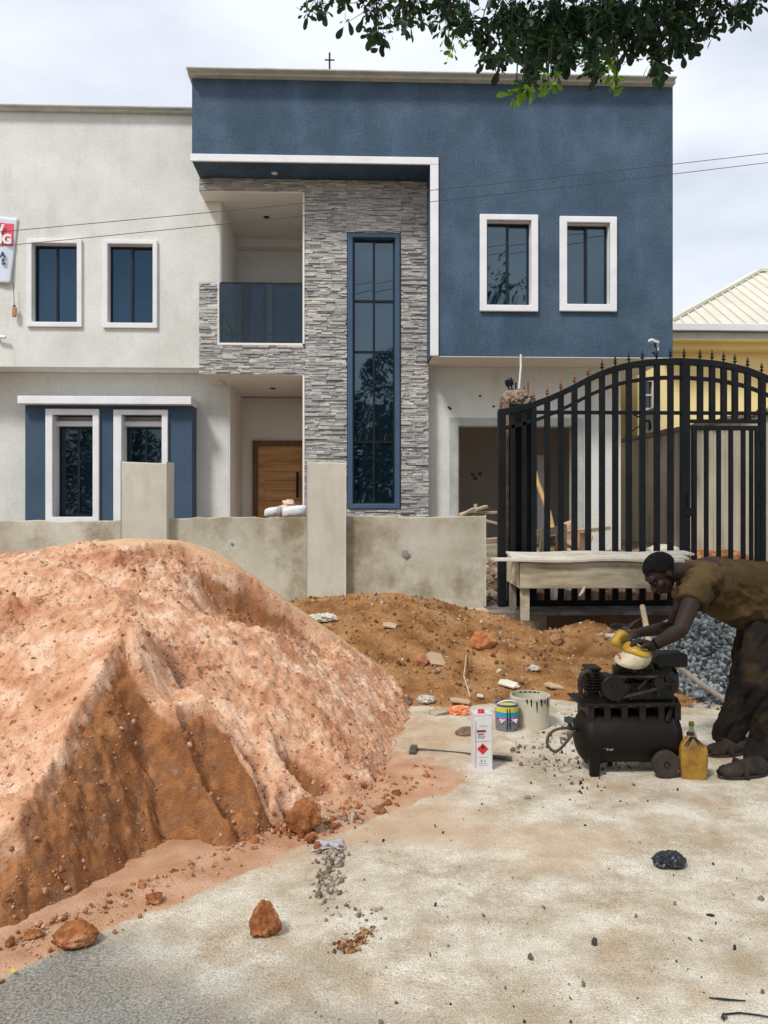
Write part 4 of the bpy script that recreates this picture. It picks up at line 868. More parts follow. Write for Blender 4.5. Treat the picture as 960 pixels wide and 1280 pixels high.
strip((425, 1190), (460, 1165), 130, 7, .003, .009)
tag(chunks('clay_crumbs', pts, sz, M['soilclod'], flat=.6), 'little patch of red-brown crumbs on the road right of the clay lump', 'crumbs')
pts = []; sz = []
for k in range(330):
    q = PG(rs.uniform(380, 1000), 905 + 375 * rs.rand() ** 1.6); pts.append((q.x, q.y, .003)); sz.append(.0022 + .006 * rs.rand() ** 4 + (.007 if rs.rand() < .04 else 0))
for k in range(110):
    q = PG(rs.normal(740, 45), rs.normal(950, 22)); pts.append((q.x, q.y, .003)); sz.append(.004 + .009 * rs.rand() ** 2)
tag(chunks('road_grit', pts, sz, mat('dark_grit', [(.02, .018, .015), (.07, .06, .05), (.22, .19, .15)], 10, .9, island=True), flat=.5, elong=2.0), 'dark grit and tiny stones scattered across the road', 'grit')

# ================================================================ ROCKS / LUMPS
def lump(px, py, w_, h_, label, mt='clay', grp=None, z=None, cat='clay lump', seed=0, nm='clay_lump', depth=None, n=44, shape=None):
    """px,py = foot in the picture; w_,h_ in metres"""
    base = onmound(px, py) if z is None else PG(px, py, z); random.seed(seed + 11); rn = MB()
    rn.ell((0, 0, 0), (1, 1, 1), n, n * 2 // 3); vs = np.array(rn.v); u = vs / np.linalg.norm(vs, axis=1)[:, None]
    k = np.ones(len(vs)); rsl = np.random.RandomState(seed)
    for _ in range(12):   # planar facets
        d = rsl.normal(size=3); d /= np.linalg.norm(d); c0 = rsl.uniform(.62, .9); dd = u @ d; k = np.where(dd > .01, np.minimum(k, c0 / np.maximum(dd, .01)), k)
    k = k * (1 + .17 * fbm(u[:, 0] * 3 + seed, u[:, 1] * 3 + u[:, 2] * 2.1, 3, seed) + .11 * (np.abs(fbm(u[:, 0] * 7, u[:, 1] * 7 + u[:, 2] * 6, 3, seed + 2)) - .2))
    vs = u * k[:, None]; 
    if shape: vs = shape(vs)
    vs = vs * np.array([w_ / 2, (depth or w_ * .8) / 2, h_ / 2]) / .82
    vs[:, 2] -= vs[:, 2].min() + .12 * h_; rn.v = [tuple(Vector(v) + base + Vector((0, (depth or w_ * .8) / 2 * .7, 0))) for v in vs]
    return single(rn, nm, mt, label, cat, base + Vector((0, (depth or w_ * .8) / 2 * .7, 0)), grp, smooth=True, angle=28)
lump(376, 1047, .165, .145, 'big rounded clay boulder at the foot of the sand heap, left of the plastic sachet', 'clay', seed=3, nm='clay_boulder', cat='boulder')
def taper(v): v = v.copy(); v[:, 0] *= (1 - .32 * v[:, 2]); v[:, 1] *= (1 - .2 * v[:, 2]); return v
lump(331, 1176, .093, .118, 'upright reddish clay lump standing alone on the grey road', seed=5, shape=taper)
lump(92, 1186, .125, .068, 'broad clay lump lying on the sand skirt at lower left', seed=9)
lump(192, 1133, .063, .042, 'small clay lump on the road edge between two larger lumps', seed=12)
lump(40, 1176, .06, .028, 'flat crumb of clay leftmost beside the sand heap', seed=13)
lump(604, 813, .21, .14, 'bright orange laterite block on the brown soil mound', mat('laterite', [(.30, .09, .03), (.50, .20, .07), (.55, .30, .16)], 8, .95, 1, 30, fine=.2), seed=15, nm='laterite_block', cat='rock')
lump(527, 834, .09, .09, 'small round orange stone next to a broken tile on the mound', mat('laterite2', [(.40, .15, .07), (.55, .28, .16)], 8, .95, 1, 30, fine=.2), seed=16, nm='laterite_block', cat='rock')
lump(366, 976, .11, .06, 'clay lump resting in the scoop of the sand heap above the boulder', 'sandclod', z=.06, seed=18)
lump(582, 925, .11, .075, 'dark broken stone behind the metal can', mat('darkstone', [(.09, .07, .05), (.35, .25, .16)], 5, .9, 1, 30), seed=19, nm='broken_stone', cat='rock')
lump(697, 808, .12, .09, 'brown earth clod near the right end of the mound', mat('clod', [(.25, .13, .06), (.42, .27, .15)], 8, .95, 1, 30), seed=20, nm='earth_clod', cat='clod')
lump(500, 884, .16, .07, 'crumpled brown rubbish on the soil at the edge of the sand heap', mat('rubbishbrown', [(.16, .07, .04), (.30, .16, .10), (.4, .3, .24)], 25, .8, 1, 40), seed=21, nm='rubbish_clump', cat='rubbish')
lump(548, 898, .15, .06, 'pale flat stone with a dark side below the mound', mat('palestone', [(.30, .22, .14), (.52, .42, .30)], 5, .9, 1, 30), seed=22, nm='broken_stone', cat='rock')
lump(410, 893, .11, .05, 'dark grey stone stuck in the right flank of the sand heap', mat('greystone', [(.06, .06, .055), (.20, .18, .16)], 12, .9, 1, 40), z=.25, seed=24, nm='grey_stone', cat='rock')
lump(660, 1000, .0001 + .03, .02, 'little grey pebble lying alone on the road below the can', mat('pebble', [(.25, .25, .22)], 5, .9), seed=23, nm='pebble', cat='pebble')
# flat broken tiles on the mound
M['tile'] = mat('tile_piece', [(.46, .32, .19), (.55, .40, .26)], 6, .8, .2, 40); M['tilew'] = mat('pale_tile', [(.62, .58, .46), (.72, .69, .58)], 6, .8)
def tile(px, py, w_, d_, rz, tilt, mt, label, poly=None):
    b = onmound(px, py); rm = Euler((R(tilt), R(8), R(rz))).to_matrix(); m = MB()
    poly = poly or [(-.5, -.4), (.42, -.5), (.5, .35), (-.1, .5), (-.48, .3)]; n = len(poly); vs = []
    for z in (-.006, .006):
        for (x, y) in poly: vs.append(b + Vector((0, 0, .025)) + rm @ Vector((x * w_, y * d_, z)))
    m.add(vs, [tuple(reversed(range(n))), tuple(range(n, 2 * n))] + [(i, (i + 1) % n, n + (i + 1) % n, n + i) for i in range(n)])
    return single(m, 'tile_fragment', mt, label, 'tile piece', b)
tile(545, 828, .17, .16, 35, 38, 'tile', 'square broken tan tile leaning on the mound beside the orange stone')
tile(635, 859, .15, .09, -25, 20, 'tilew', 'pale rectangular tile chip on the mound above the paint bucket')
tile(575, 880, .16, .08, 8, 12, 'tile', 'flat tan shard lying below the tilted twig')
tile(487, 785, .13, .10, 0, 18, 'tile', 'tan shard high on the left of the soil mound')
tile(693, 862, .17, .09, -20, 10, M['tile'], 'pointed tan shard on the right of the soil mound', [(-.5, -.1), (-.1, -.5), (.5, -.15), (.2, .3), (-.3, .5)])
tile(600, 874, .05, .05, 0, 5, 'tilew', 'tiny white chip on the mound below the orange block')
def crumple(px, py, r_, mt, label, nm, cat, sq=(1, .8, .5), seed=1, z=None, sub=5, amp=.35):
    b = onmound(px, py) if z is None else PG(px, py, z); bm = bmesh.new(); bmesh.ops.create_icosphere(bm, subdivisions=sub, radius=1); co = np.array([v.co[:] for v in bm.verts])
    rsl = np.random.RandomState(seed); k = np.zeros(len(co))
    for _ in range(16):
        d = rsl.normal(size=3); d /= np.linalg.norm(d); k += np.abs(co @ d * rsl.uniform(1.5, 4) + rsl.uniform(-1, 1)) % 1.0
    k = (k / 16 - .5) * 2; k2 = 1 + amp * k * 2.2 + amp * .8 * fbm(co[:, 0] * 3 + seed, co[:, 1] * 3 + co[:, 2] * 2, 3, seed)
    co = co * k2[:, None] * r_ * np.array(sq); co[:, 2] = np.maximum(co[:, 2], -r_ * sq[2] * .6); co[:, 2] += r_ * sq[2] * .6
    m = MB(); m.add([Vector(c) + b for c in co], [tuple(v.index for v in f.verts) for f in bm.faces]); bm.free(); return single(m, nm, mt, label, cat, b, smooth=True, angle=25)
crumple(836, 1082, .068, mat('black_plastic', [(.010, .012, .016), (.022, .026, .032)], 5, .38, spec=.5), 'crumpled black plastic bag lying alone on the road', 'plastic_bag', 'plastic bag', (1, .75, .55), 6, z=0.003, amp=.17)
crumple(576, 896, .085, mat('orange_wrap', [(.75, .12, .03), (.70, .30, .14), (.8, .5, .35)], 14, .5), 'crumpled bright orange wrapper behind the metal can', 'wrapper', 'wrapper', (1, .7, .6), 8, sub=4)
crumple(533, 878, .07, mat('white_wrap', [(.45, .40, .34), (.68, .65, .6)], 12, .6), 'crumpled whitish paper on the soil left of the orange wrapper', 'paper_scrap', 'paper scrap', (1, .7, .5), 9, sub=4)
crumple(403, 777, .12, mat('tarp', [(.50, .48, .40), (.66, .64, .56)], 10, .7), 'pale crumpled sheet between the sand heap and the soil mound', 'plastic_sheet', 'sheet', (1.2, .6, .35), 12, sub=4)
crumple(645, 795 + 65, .03, 'tilew', 'small white crumpled scrap beside the pale tile chip', 'paper_scrap', 'paper scrap', (1, .7, .5), 14, sub=3)
crumple(668, 838, .05, mat('whitish', [(.45, .38, .3), (.65, .6, .52)], 12, .7), 'whitish mortar scrap in the middle of the mound', 'mortar_scrap', 'scrap', (1, .7, .5), 15, sub=4)
# clear sachet
b = PG(411, 1058); vs = []; fs = []
K = 14
for j in range(K + 1):
    for i in range(K + 1):
        u = i / K - .5; v = j / K - .5; vs.append((b.x + u * .135 * (1 - .25 * v) , b.y + v * .10 + .02 * u, .010 + .004 * math.sin(7 * u + 3 * v) * math.cos(6 * v) + .002 * random.uniform(-1, 1)))
for j in range(K):
    for i in range(K): a = j * (K + 1) + i; fs.append((a, a + 1, a + K + 2, a + K + 1))
sac_m = clearglass('sachet_film', (.85, .85, .88), .35); sac_m.node_tree.nodes['Principled BSDF'].inputs['Base Color'].default_value = (.62, .60, .62, 1); sac_m.node_tree.nodes['Principled BSDF'].inputs['Roughness'].default_value = .3
o = single(MB().add(vs, fs), 'water_sachet', sac_m, 'flattened clear plastic water sachet on the road by the boulder', 'sachet', b, smooth=True); s_ = o.modifiers.new('s', 'SOLIDIFY'); s_.thickness = .003
# twig, wires
q0, q1 = onmound(588, 875), onmound(583, 823); single(MB().tube([q0 + Vector((0, 0, .02)), q0.lerp(q1, .35) + Vector((-.04, 0, .06)), q1 + Vector((0, 0, .02))], .006, 5), 'twig', 'lumber', 'thin dry twig standing on the soil mound above the tan shard', 'twig', q0)
wp = [PG(px, py, .006) for px, py in ((905, 1275), (903, 1268), (925, 1266), (950, 1269), (985, 1276))]; single(MB().tube(wp, .003, 5), 'wire', 'frame', 'thin curved wire on the road at the bottom right', 'wire', wp[0])
wp = [PG(px, py, .006) for px, py in ((886, 1247), (905, 1249), (932, 1251))]; single(MB().tube(wp, [.002, .004, .002], 5), 'wire', 'frame', 'short straight wire on the road above the curved one', 'wire', wp[0])
lf = MB().add([PG(12, 1214, .01), PG(17, 1216, .016), PG(21, 1213, .01), PG(16, 1210.5, .012)], [(0, 1, 2, 3)]); single(lf, 'fallen_leaf', mat('yellow_leaf', [(.55, .50, .05)], 5, .7), 'tiny yellow fallen leaf at the lower left road edge', 'leaf', PG(16, 1213, .01))

# ================================================================ YARD BEHIND THE GATE
pts = []; sz = []
while len(pts) < 2600:
    x = rs.uniform(1.0, 6.0); y = rs.uniform(9.9, 13.6); pts.append((x, y, Gf(x, y) + .01)); sz.append(.015 + .06 * rs.rand() ** 4)
tag(chunks('yard_rubble', pts, sz, mat('rubble', [(.12, .07, .04), (.30, .20, .13), (.46, .40, .32)], 8, .95, .5, 40, island=True)), 'mixed rubble covering the yard behind the gate', 'rubble')
lump(575 + 230, 752, .0001 + .5, .22, 'broken brown block seen under the plank table', mat('brownblock', [(.20, .11, .07), (.36, .22, .15)], 6, .95, 1, 20), seed=30, nm='rubble_block', cat='rubble block', z=.45) if False else None
def chunkbox(px, py, Y_, w_, h_, label, mt, rot=(0, 0, 0), nm='rubble_block', cat='rubble block', d_=None):
    p = P(px, py, Y_); m = MB().obox(p, (w_, d_ or w_ * .7, h_), rot, .18); return single(m, nm, mt, label, cat, (p.x, p.y, p.z - h_ / 2), bevel=.02)
M['brownblock'] = mat('brown_block', [(.17, .09, .05), (.34, .21, .14)], 5, .95, 1, 20, fine=.2)
chunkbox(683, 672, 11.5, .0 + .30, .22, 'small grey block standing in the rubble near the bamboo prop', M['debris'])
chunkbox(700, 742, 10.0, .25, .2, 'pale lump of mortar in the rubble under the left of the plank table', M['debris'], (.3, .2, .5))
for (px, w_, lab) in ((668, .22, 'brown earth block behind the lowest gate bars at the left leg of the table'), (738, .36, 'brown earth block behind the gate near the middle of the table'), (775, .3, 'brown earth block behind the gate left of the man\'s head'), (812, .3, 'brown earth block behind the gate near the man\'s face')):
    chunkbox(px, 747, 10.0, w_, .22, lab, 'brownblock', (.1, .1, random.uniform(-.3, .3)), d_=.3)
chunkbox(720, 672, 12.2, .45, .32, 'salmon-coloured sack slumped at the foot of the white wall', mat('salmon', [(.60, .34, .22), (.72, .48, .34)], 4, .8), (0, .5, 0), 'sack', 'sack')
for (px, py, Y_, r_, lab) in ((830, 690, 12.0, .2, 'grey stone in the yard behind the middle of the gate'), (880, 700, 11.5, .25, 'reddish rock behind the small gate door'), (905, 702, 11.2, .3, 'rust-brown rock at the foot of the boundary wall')):
    p = P(px, py, Y_); m = MB().rock(p, r_, (1.3, 1, .6), 12, 8, .12); single(m, 'yard_rock', M['debris'] if px < 850 else M['clay'], lab, 'rock', p)
def stick(a, b, w_, h_, mt, label, nm='timber_plank', cat='plank', grp=None):
    return single(MB().bar(a, b, w_, h_), nm, mt, label, cat, a, grp, bevel=.004)
stick(P(575, 643, 10.5), P(628, 640, 10.8), .09, .035, 'lumber', 'pale plank lying level on top of the wall end')
stick(P(588, 648, 10.3), P(596, 632, 10.5), .07, .03, 'lumber', 'short plank slanting up behind the wall end', nm='timber_plank') if False else None
stick(P(576, 643, 10.4), P(608, 633, 10.6), .075, .035, 'lumber', 'upper of two crossed planks behind the wall end, tilting to the right')
stick(P(575, 645, 10.2), P(592, 636, 10.3), .06, .03, 'lumber', 'short lower plank of the crossed pair behind the wall end')
stick(P(593, 655, 10.7), P(594.5, 630, 10.7), .055, .04, 'plank', 'upright offcut standing behind the wall end', 'timber_post', 'post')
stick(P(604, 650, 10.6), P(636, 658, 10.6), .08, .035, 'lumber', 'plank sloping down to the right beside the gate pillar')
stick(P(600, 677, 10.3), P(760, 660, 12.5), .10, .06, 'lumber', 'long pale plank passing behind the gate pillar')
stick(P(606, 690, 10.4), P(628, 690, 10.4), .25, .22, 'plank', 'short wooden block on the rubble between wall and gate', 'timber_block', 'block')
stick(P(676, 705, 10.6), P(678.5, 660, 10.6), .075, .06, 'plank', 'left upright of the little wooden trestle behind the gate', 'timber_post', 'post')
stick(P(705, 705, 10.7), P(705.5, 655, 10.7), .065, .06, 'plank', 'right upright of the little wooden trestle behind the gate', 'timber_post', 'post')
stick(P(668, 668, 10.62), P(700, 662, 10.66), .05, .10, 'lumber', 'short crosspiece nailed between the trestle uprights')
single(MB().tube([P(664, 570, 13.4), P(672, 604, 12.8), P(686, 640, 12.3), P(697, 690, 11.6)], [.035, .037, .04, .042], 8), 'bamboo_pole', 'bamboo', 'bamboo pole leaning in the raw opening behind the gate', 'bamboo pole', P(697, 690, 11.6), smooth=True)
# heap with white sacks by the door
hp = MB(); c0 = P(360, 652, 12.2)
rs2 = random.Random(5)
for k in range(70): a_ = rs2.uniform(0, 6.28); r_ = rs2.uniform(0, .65); hp.rock((c0.x + math.cos(a_) * r_ * 1.1, c0.y + math.sin(a_) * r_ * .6, 1.02 + .62 * (1 - r_ / .75)), rs2.uniform(.05, .11), (1, 1, .7), 7, 5, .2)
tag(hp.build('plaster_heap', mat('pinkrubble', [(.40, .25, .17), (.62, .46, .36), (.72, .62, .54)], 9, .9, .6, 30)), 'heap of pinkish broken plaster in front of the wooden door', 'rubble heap', kind='stuff')
def sack(pxa, pya, pxb, pyb, Y_, label):
    a = P(pxa, pya, Y_); b = P(pxb, pyb, Y_); m = MB(); m.ell((0, 0, 0), (1, 1, 1), 24, 16); vs = []
    for v in m.v: v = Vector(v); v = Vector([math.copysign(abs(c) ** .6, c) for c in v]); n_ = .06 * float(fbm(np.array(v.x * 3), np.array(v.y * 3 + v.z * 2), 3, int(pxa))); vs.append((v.x * abs(b.x - a.x) / 2 * (1 + n_) + (a.x + b.x) / 2, v.y * .22 + Y_ + .2, v.z * abs(a.z - b.z) / 2 * (1 + n_ * 2) + (a.z + b.z) / 2 + v.x * .02))
    m.v = vs; return single(m, 'cement_sack', mat('white_sack', [(.62, .62, .62), (.75, .75, .76)], 6, .6, .5, 12, bdist=.03), label, 'sack', ((a.x + b.x) / 2, Y_ + .2, min(a.z, b.z)), smooth=True)
sack(329, 634, 349, 646, 11.6, 'smaller white plastic sack on the plaster heap, at the left'); sack(351, 632, 384, 647, 11.5, 'larger white plastic sack on the plaster heap next to the pillar')

# ================================================================ BOUNDARY WALL (right side of the plot)
bA = Vector((PX(777, 17.6), 17.6)); bB = Vector((PX(985, 11.9), 11.9)); bd = (bB - bA)
bw = thing('boundary_wall', 'tall weathered side boundary wall of rendered panels behind the gate', 'wall', (bA.x, bA.y, .8))
zt0, zt1 = PZ(777, 553, 17.6), PZ(985, 512, 11.9); K = 14; bn_ = Vector((bd.y, -bd.x)).normalized() * -1
for k in range(K):
    t0, t1_ = k / K, (k + 1) / K - .004; p0 = bA + bd * t0; p1 = bA + bd * t1_; a0 = zt0 + (zt1 - zt0) * t0 + random.uniform(-.02, .02); a1 = zt0 + (zt1 - zt0) * t1_ + random.uniform(-.02, .02)
    off = bn_ * .2; j = bn_ * random.uniform(-.012, .012); vs = [(p0.x + j.x, p0.y + j.y, .3), (p1.x + j.x, p1.y + j.y, .3), (p1.x + off.x, p1.y + off.y, .3), (p0.x + off.x, p0.y + off.y, .3), (p0.x + j.x, p0.y + j.y, a0), (p1.x + j.x, p1.y + j.y, a1), (p1.x + off.x, p1.y + off.y, a1), (p0.x + off.x, p0.y + off.y, a0)]
    MB().add(vs, [(3,2,1,0),(4,5,6,7),(0,1,5,4),(1,2,6,5),(2,3,7,6),(3,0,4,7)]).build('wall_panel', 'boundary', bw)
m = MB()
for k in range(60):
    t0 = k / 60; p = bA + bd * t0 + bn_ * .1; z = zt0 + (zt1 - zt0) * t0; m.obox((p.x, p.y, z + .03), (.2, .34, random.uniform(.05, .10)), (0, 0, math.atan2(bd.y, bd.x) + random.uniform(-.1, .1)), .15)
m.build('rough_coping', 'rawcon', bw)
# ================================================================ NEIGHBOUR HOUSE (yellow)
yh = thing('neighbour_house', 'yellow neighbouring house with a cream metal hip roof beyond the gate', 'house', (12, 24, .8))
YF = 20.0; yx0 = PX(797, YF); 
wY = [(PX(806, YF), PX(815, YF), PZ(810, 510, YF), PZ(810, 477, YF))]
m = MB(); m.holes(yx0, 20, .8, 6.25, YF, YF + .25, wY); m.box(yx0, 20, YF + .26, 30, .8, 6.25); m.build('wall', 'ylw', yh)
MB().box(PX(770, 20.6) - 1.2, yx0 - .002, 20.6, 30, .8, 6.2).build('side_wing', mat('ochre_render', [(.46, .31, .09), (.54, .37, .12)], .6, .85), yh)
zb_ = PZ(900, 437, YF - .4); m = MB(); m.box(yx0 + .5, 20, YF - .4, YF - .002, zb_, PZ(900, 408, YF - .4) + .1); m.build('balcony_band', 'ylw', yh, bevel=.03)
wv = MB().holes(wY[0][0] - .06, wY[0][1] + .06, wY[0][2] - .06, wY[0][3] + .06, YF - .03, YF - .002, [wY[0]]).build('window', 'fascia', yh); x_ = (wY[0][0] + wY[0][1]) / 2
MB().box(wY[0][0], wY[0][1], YF + .08, YF + .09, wY[0][2], wY[0][3]).build('pane', 'glass2', wv); MB().box(wY[0][0], wY[0][1], YF + .03, YF + .07, (wY[0][2] + wY[0][3]) / 2 - .02, (wY[0][2] + wY[0][3]) / 2 + .02).build('mullion', 'fascia', wv)
r_ = (PX(786, 20.55), PX(790, 20.55), PZ(788, 500, 20.55), PZ(788, 480, 20.55)); wv = MB().box(r_[0], r_[1], 20.56, 20.598, r_[2], r_[3]).build('window', 'frame', yh)
ex0 = PX(828, 19.2); ze = PZ(900, 408, 19.2); zr = PZ(950, 340, 23.2); rx0 = PX(948, 23.2)
ev = [(ex0, 19.2, ze), (21, 19.2, ze), (21, 27.2, ze), (ex0, 27.2, ze)]; rg = [(rx0, 23.2, zr), (17, 23.2, zr)]
m = MB(); m.add(ev + rg, [(0, 1, 5, 4), (1, 2, 5), (2, 3, 4, 5), (3, 0, 4), (3, 2, 1, 0)]); m.build('roof', 'roofm', yh)
rb = MB()
n_ = 44
for i in range(1, n_):       # standing seams on the front slope
    x = ex0 + (21 - ex0) * i / n_; xr = x
    f_ = 1.0 if x >= rx0 else (x - ex0) / (rx0 - ex0); rb.bar((x, 19.2, ze + .02), (x, 19.2 + 4 * f_, ze + (zr - ze) * f_ + .02), .05, .04)
rb.build('roof_seams', 'roofm', yh)['kind'] = 'stuff'
MB().bar(Vector(ev[0]) + Vector((0, 0, .03)), Vector(rg[0]) + Vector((0, 0, .04)), .18, .08).build('ridge_cap', 'roofm', yh); MB().bar(Vector(rg[0]) + Vector((0, 0, .04)), Vector(rg[1]) + Vector((0, 0, .04)), .18, .08).build('ridge_cap', 'roofm', yh)
MB().box(ex0 - .02, 21, 19.12, 19.2, ze - .12, ze + .06).build('gutter', 'fascia', yh, bevel=.02); MB().box(ex0 + .15, 21, 19.3, 19.4, ze - .28, ze - .121).build('fascia_board', 'cornice', yh)
MB().box(ex0 + .1, 21, 19.3, YF, ze - .32, ze - .28).build('eave_soffit', 'ylw', yh)
# satellite dish standing behind the boundary wall
sdp = P(812, 527, 18.6); sdh = thing('satellite_dish', 'old tilted satellite dish on a stand behind the boundary wall', 'satellite dish', (sdp.x, sdp.y, sdp.z - .8))
rmx = Euler((R(25), R(-74), 0)).to_matrix(); d = MB(); d.lathe([(.01, -.09), (.20, -.07), (.33, .0), (.33, .01), (.20, -.055), (.01, -.075)], 20)
d.v = [tuple(sdp + rmx @ Vector(v)) for v in d.v]; d.build('dish', 'boundary', sdh, smooth=True)
s_ = MB(); s_.tube([sdp, sdp + rmx @ Vector((0, 0, .5))], .02, 6); s_.tube([sdp, sdp + Vector((.05, 0, -1.2))], .03, 6); s_.tube([sdp + Vector((0, 0, -.1)), sdp + Vector((.5, 0, -.6))], .02, 6); s_.tube([sdp + Vector((0, 0, .05)), sdp + Vector((-.6, 0, -.35))], .015, 6); s_.tube([sdp + Vector((.1, 0, -.5)), sdp + Vector((.9, 0, -.2))], .02, 6)
s_.build('stand', 'frame', sdh)

# ================================================================ OVERHANGING TREE
def leaf_geo(L_, W_, bend=.15):
    pr = [(0, 0), (.15, .12), (.35, .55), (.6, .95), (.8, 1.0), (.93, .7), (1.0, .1)]; vs = []
    for (t, w_) in pr: 
        z = -bend * L_ * t * t
        for s in (-1, 0, 1): vs.append((s * w_ * W_ / 2, t * L_, z + (abs(s) * .12 * w_ * W_)))
    fs = []
    for i in range(len(pr) - 1): a = i * 3; fs += [(a, a + 1, a + 4, a + 3), (a + 1, a + 2, a + 5, a + 4)]
    return vs, fs
LV, LF = leaf_geo(.11, .046)
tree = thing('overhanging_tree', 'broad-leaved tree reaching over the top right of the view', 'tree', (4.6, 5.2, 0))
tr = MB(); tr.tube([(4.6, 5.2, -.1), (4.55, 5.15, 1.2), (4.35, 5.0, 2.6), (4.0, 4.9, 3.7)], [.28, .22, .19, .16], 14); tr.build('trunk', 'bark', tree, smooth=True)
limb_ends = []
def limb(pts, r0, r1): tr_ = MB().tube(pts, [r0 + (r1 - r0) * i / (len(pts) - 1) for i in range(len(pts))], 9); tr_.build('limb', 'bark', tree, smooth=True)
hub = Vector((4.0, 4.9, 3.65))
anchors = []
# sprays visible along the top of the picture: (px,py,depth,spread,leaves)
sprays = [(470, 6, 4.3, 26, 26), (430, -6, 4.4, 18, 12), (400, 10, 4.45, 8, 8), (383, 15, 4.5, 4, 5), (505, 15, 4.2, 14, 22), (468, 40, 4.3, 8, 14), (473, 52, 4.3, 4, 5), (550, 5, 4.4, 18, 24), (585, 22, 4.1, 16, 26), (600, 45, 4.2, 12, 20),
 (630, 20, 4.2, 20, 46), (640, 55, 4.0, 14, 30), (628, 75, 4.1, 8, 12), (660, 45, 4.3, 18, 46), (665, 80, 4.0, 10, 20), (660, 100, 3.9, 6, 10), (690, 20, 4.2, 22, 60), (700, 55, 4.1, 14, 40), (720, 30, 4.3, 20, 60), (740, 60, 4.1, 10, 36), (742, 76, 4.0, 5, 14),
 (755, 20, 4.2, 22, 66), (770, 40, 4.3, 14, 40), (790, 15, 4.2, 20, 60), (800, 45, 4.4, 12, 26), (815, 60, 4.3, 9, 20), (822, 78, 4.2, 7, 16), (824, 92, 4.2, 5, 10), (835, 15, 4.3, 18, 50), (840, 50, 4.3, 12, 30), (860, 55, 4.4, 9, 18), (862, 10, 4.4, 16, 40), (885, 35, 4.4, 10, 18), (895, 6, 4.5, 15, 30), (920, 12, 4.5, 10, 16), (925, 25, 4.5, 5, 6), (945, 2, 4.5, 6, 10), (785, 62, 4.4, 10, 12), (765, 72, 4.3, 6, 8), (610, 70, 4.1, 7, 12)]
sprays += [(650, 25, 4.5, 26, 60), (690, 45, 4.6, 24, 70), (730, 25, 4.7, 26, 70), (770, 20, 4.6, 26, 70), (810, 25, 4.6, 26, 60), (850, 15, 4.6, 22, 50), (705, 78, 4.1, 8, 20), (745, 88, 4.05, 6, 14), (560, 12, 4.3, 22, 30), (520, 4, 4.3, 20, 20), (675, 62, 4.2, 12, 30)]
twigs = MB(); Lmat = []; young = []
rt = random.Random(21)
def leafmat(p, sc, up=None, droop=.5):
    d = Vector((rt.uniform(-1, 1), rt.uniform(-1, 1), rt.uniform(-1.1, .5) - droop * .4)).normalized(); 
    q = d.to_track_quat('Y', 'Z') @ Euler((0, rt.uniform(-.9, .9), 0)).to_quaternion()
    return Matrix.Translation(p) @ q.to_matrix().to_4x4() @ Matrix.Diagonal((sc, sc, sc, 1))
for (px, py, D, sp, n_) in sprays:
    c = P(px, py, D); up = P(px + rt.uniform(-10, 25), py - 60, D + .1); anchors.append(up)
    twigs.tube([up, up.lerp(c, .5) + Vector((rt.uniform(-.03, .03),) * 3), c], [.004, .003, .002], 5)
    k_ = 0; n_ = n_ * 1.8; sp = sp * 1.2
    while k_ < n_:
        a = Vector((rt.gauss(0, sp * .55), rt.gauss(0, sp * .5)))
        p = P(px + a.x, py + a.y, D + rt.gauss(0, .12)); q = P(px, py, D).lerp(p, .5); twigs.tube([c.lerp(up, rt.random() * .4), q, p], [.003, .002, .0015], 3, cap=False)
        for j in range(4): Lmat.append(leafmat(p + Vector((rt.uniform(-.02, .02), rt.uniform(-.02, .02), rt.uniform(-.02, .02))), rt.choice((.28, .34, .40, .48, .58, .75))))
        k_ += 2.2
# the crown above the frame
for k in range(2600):
    a = rt.uniform(0, 6.28); r_ = math.sqrt(rt.random()); x = 2.9 + 3.0 * r_ * math.cos(a); y = 4.6 + 1.9 * r_ * math.sin(a); zc = 5.2 + 1.6 * math.sqrt(max(0, 1 - r_ * r_)) * rt.uniform(-.45, 1)
    lim = EYE + (y * .66) + .25
    if zc < lim: zc = lim + rt.random() * .5
    if x < -.2 and rt.random() < .7: continue
    p = Vector((x, y, zc)); 
    for j in range(4): Lmat.append(leafmat(p + Vector((rt.uniform(-.07, .07), rt.uniform(-.07, .07), rt.uniform(-.07, .07))), rt.uniform(.8, 1.4)))
for (e, mid) in (((.6, 4.5, 5.0), (2.3, 4.7, 5.0)), ((1.9, 4.2, 5.0), (3.0, 4.5, 4.7)), ((2.6, 5.9, 5.9), (3.4, 5.2, 4.9)), ((4.6, 4.0, 6.2), (4.2, 4.6, 4.9)), ((5.4, 5.6, 6.2), (4.6, 5.2, 5.0)), ((.0, 4.4, 4.85), (1.0, 4.5, 5.02))):
    limb([hub if mid[0] > 1.5 else Vector((2.3, 4.7, 5.0)), Vector(mid), Vector(mid).lerp(Vector(e), .55) + Vector((0, 0, .1)), Vector(e)], .10 if mid[0] > 1.5 else .04, .02)
# hanging yellowish-green tips and the big single leaf
for (px, py, n_, D, s_) in ((768, 96, 16, 4.0, .55), (770, 108, 8, 4.0, .5), (764, 82, 14, 4.0, .5), (655, 112, 16, 3.8, .6), (645, 118, 8, 3.8, .6), (685, 105, 10, 3.9, .5), (688, 95, 8, 3.9, .5), (565, 55, 12, 4.2, .45), (560, 66, 6, 4.2, .4), (840, 20, 8, 4.3, .5), (572, 48, 8, 4.2, .4)):
    for k in range(n_): young.append(leafmat(P(px + rt.gauss(0, 5), py + rt.gauss(0, 5), D + rt.gauss(0, .04)), s_ * rt.uniform(.7, 1.1)))
    twigs.tube([P(px + 2, py - 45, D), P(px, py, D)], [.004, .002], 4)
twigs.build('twigs', mat('twig_bark', [(.012, .014, .008), (.03, .03, .018)], 8, .9), tree)['kind'] = 'stuff'
off = Vector(tree.location)
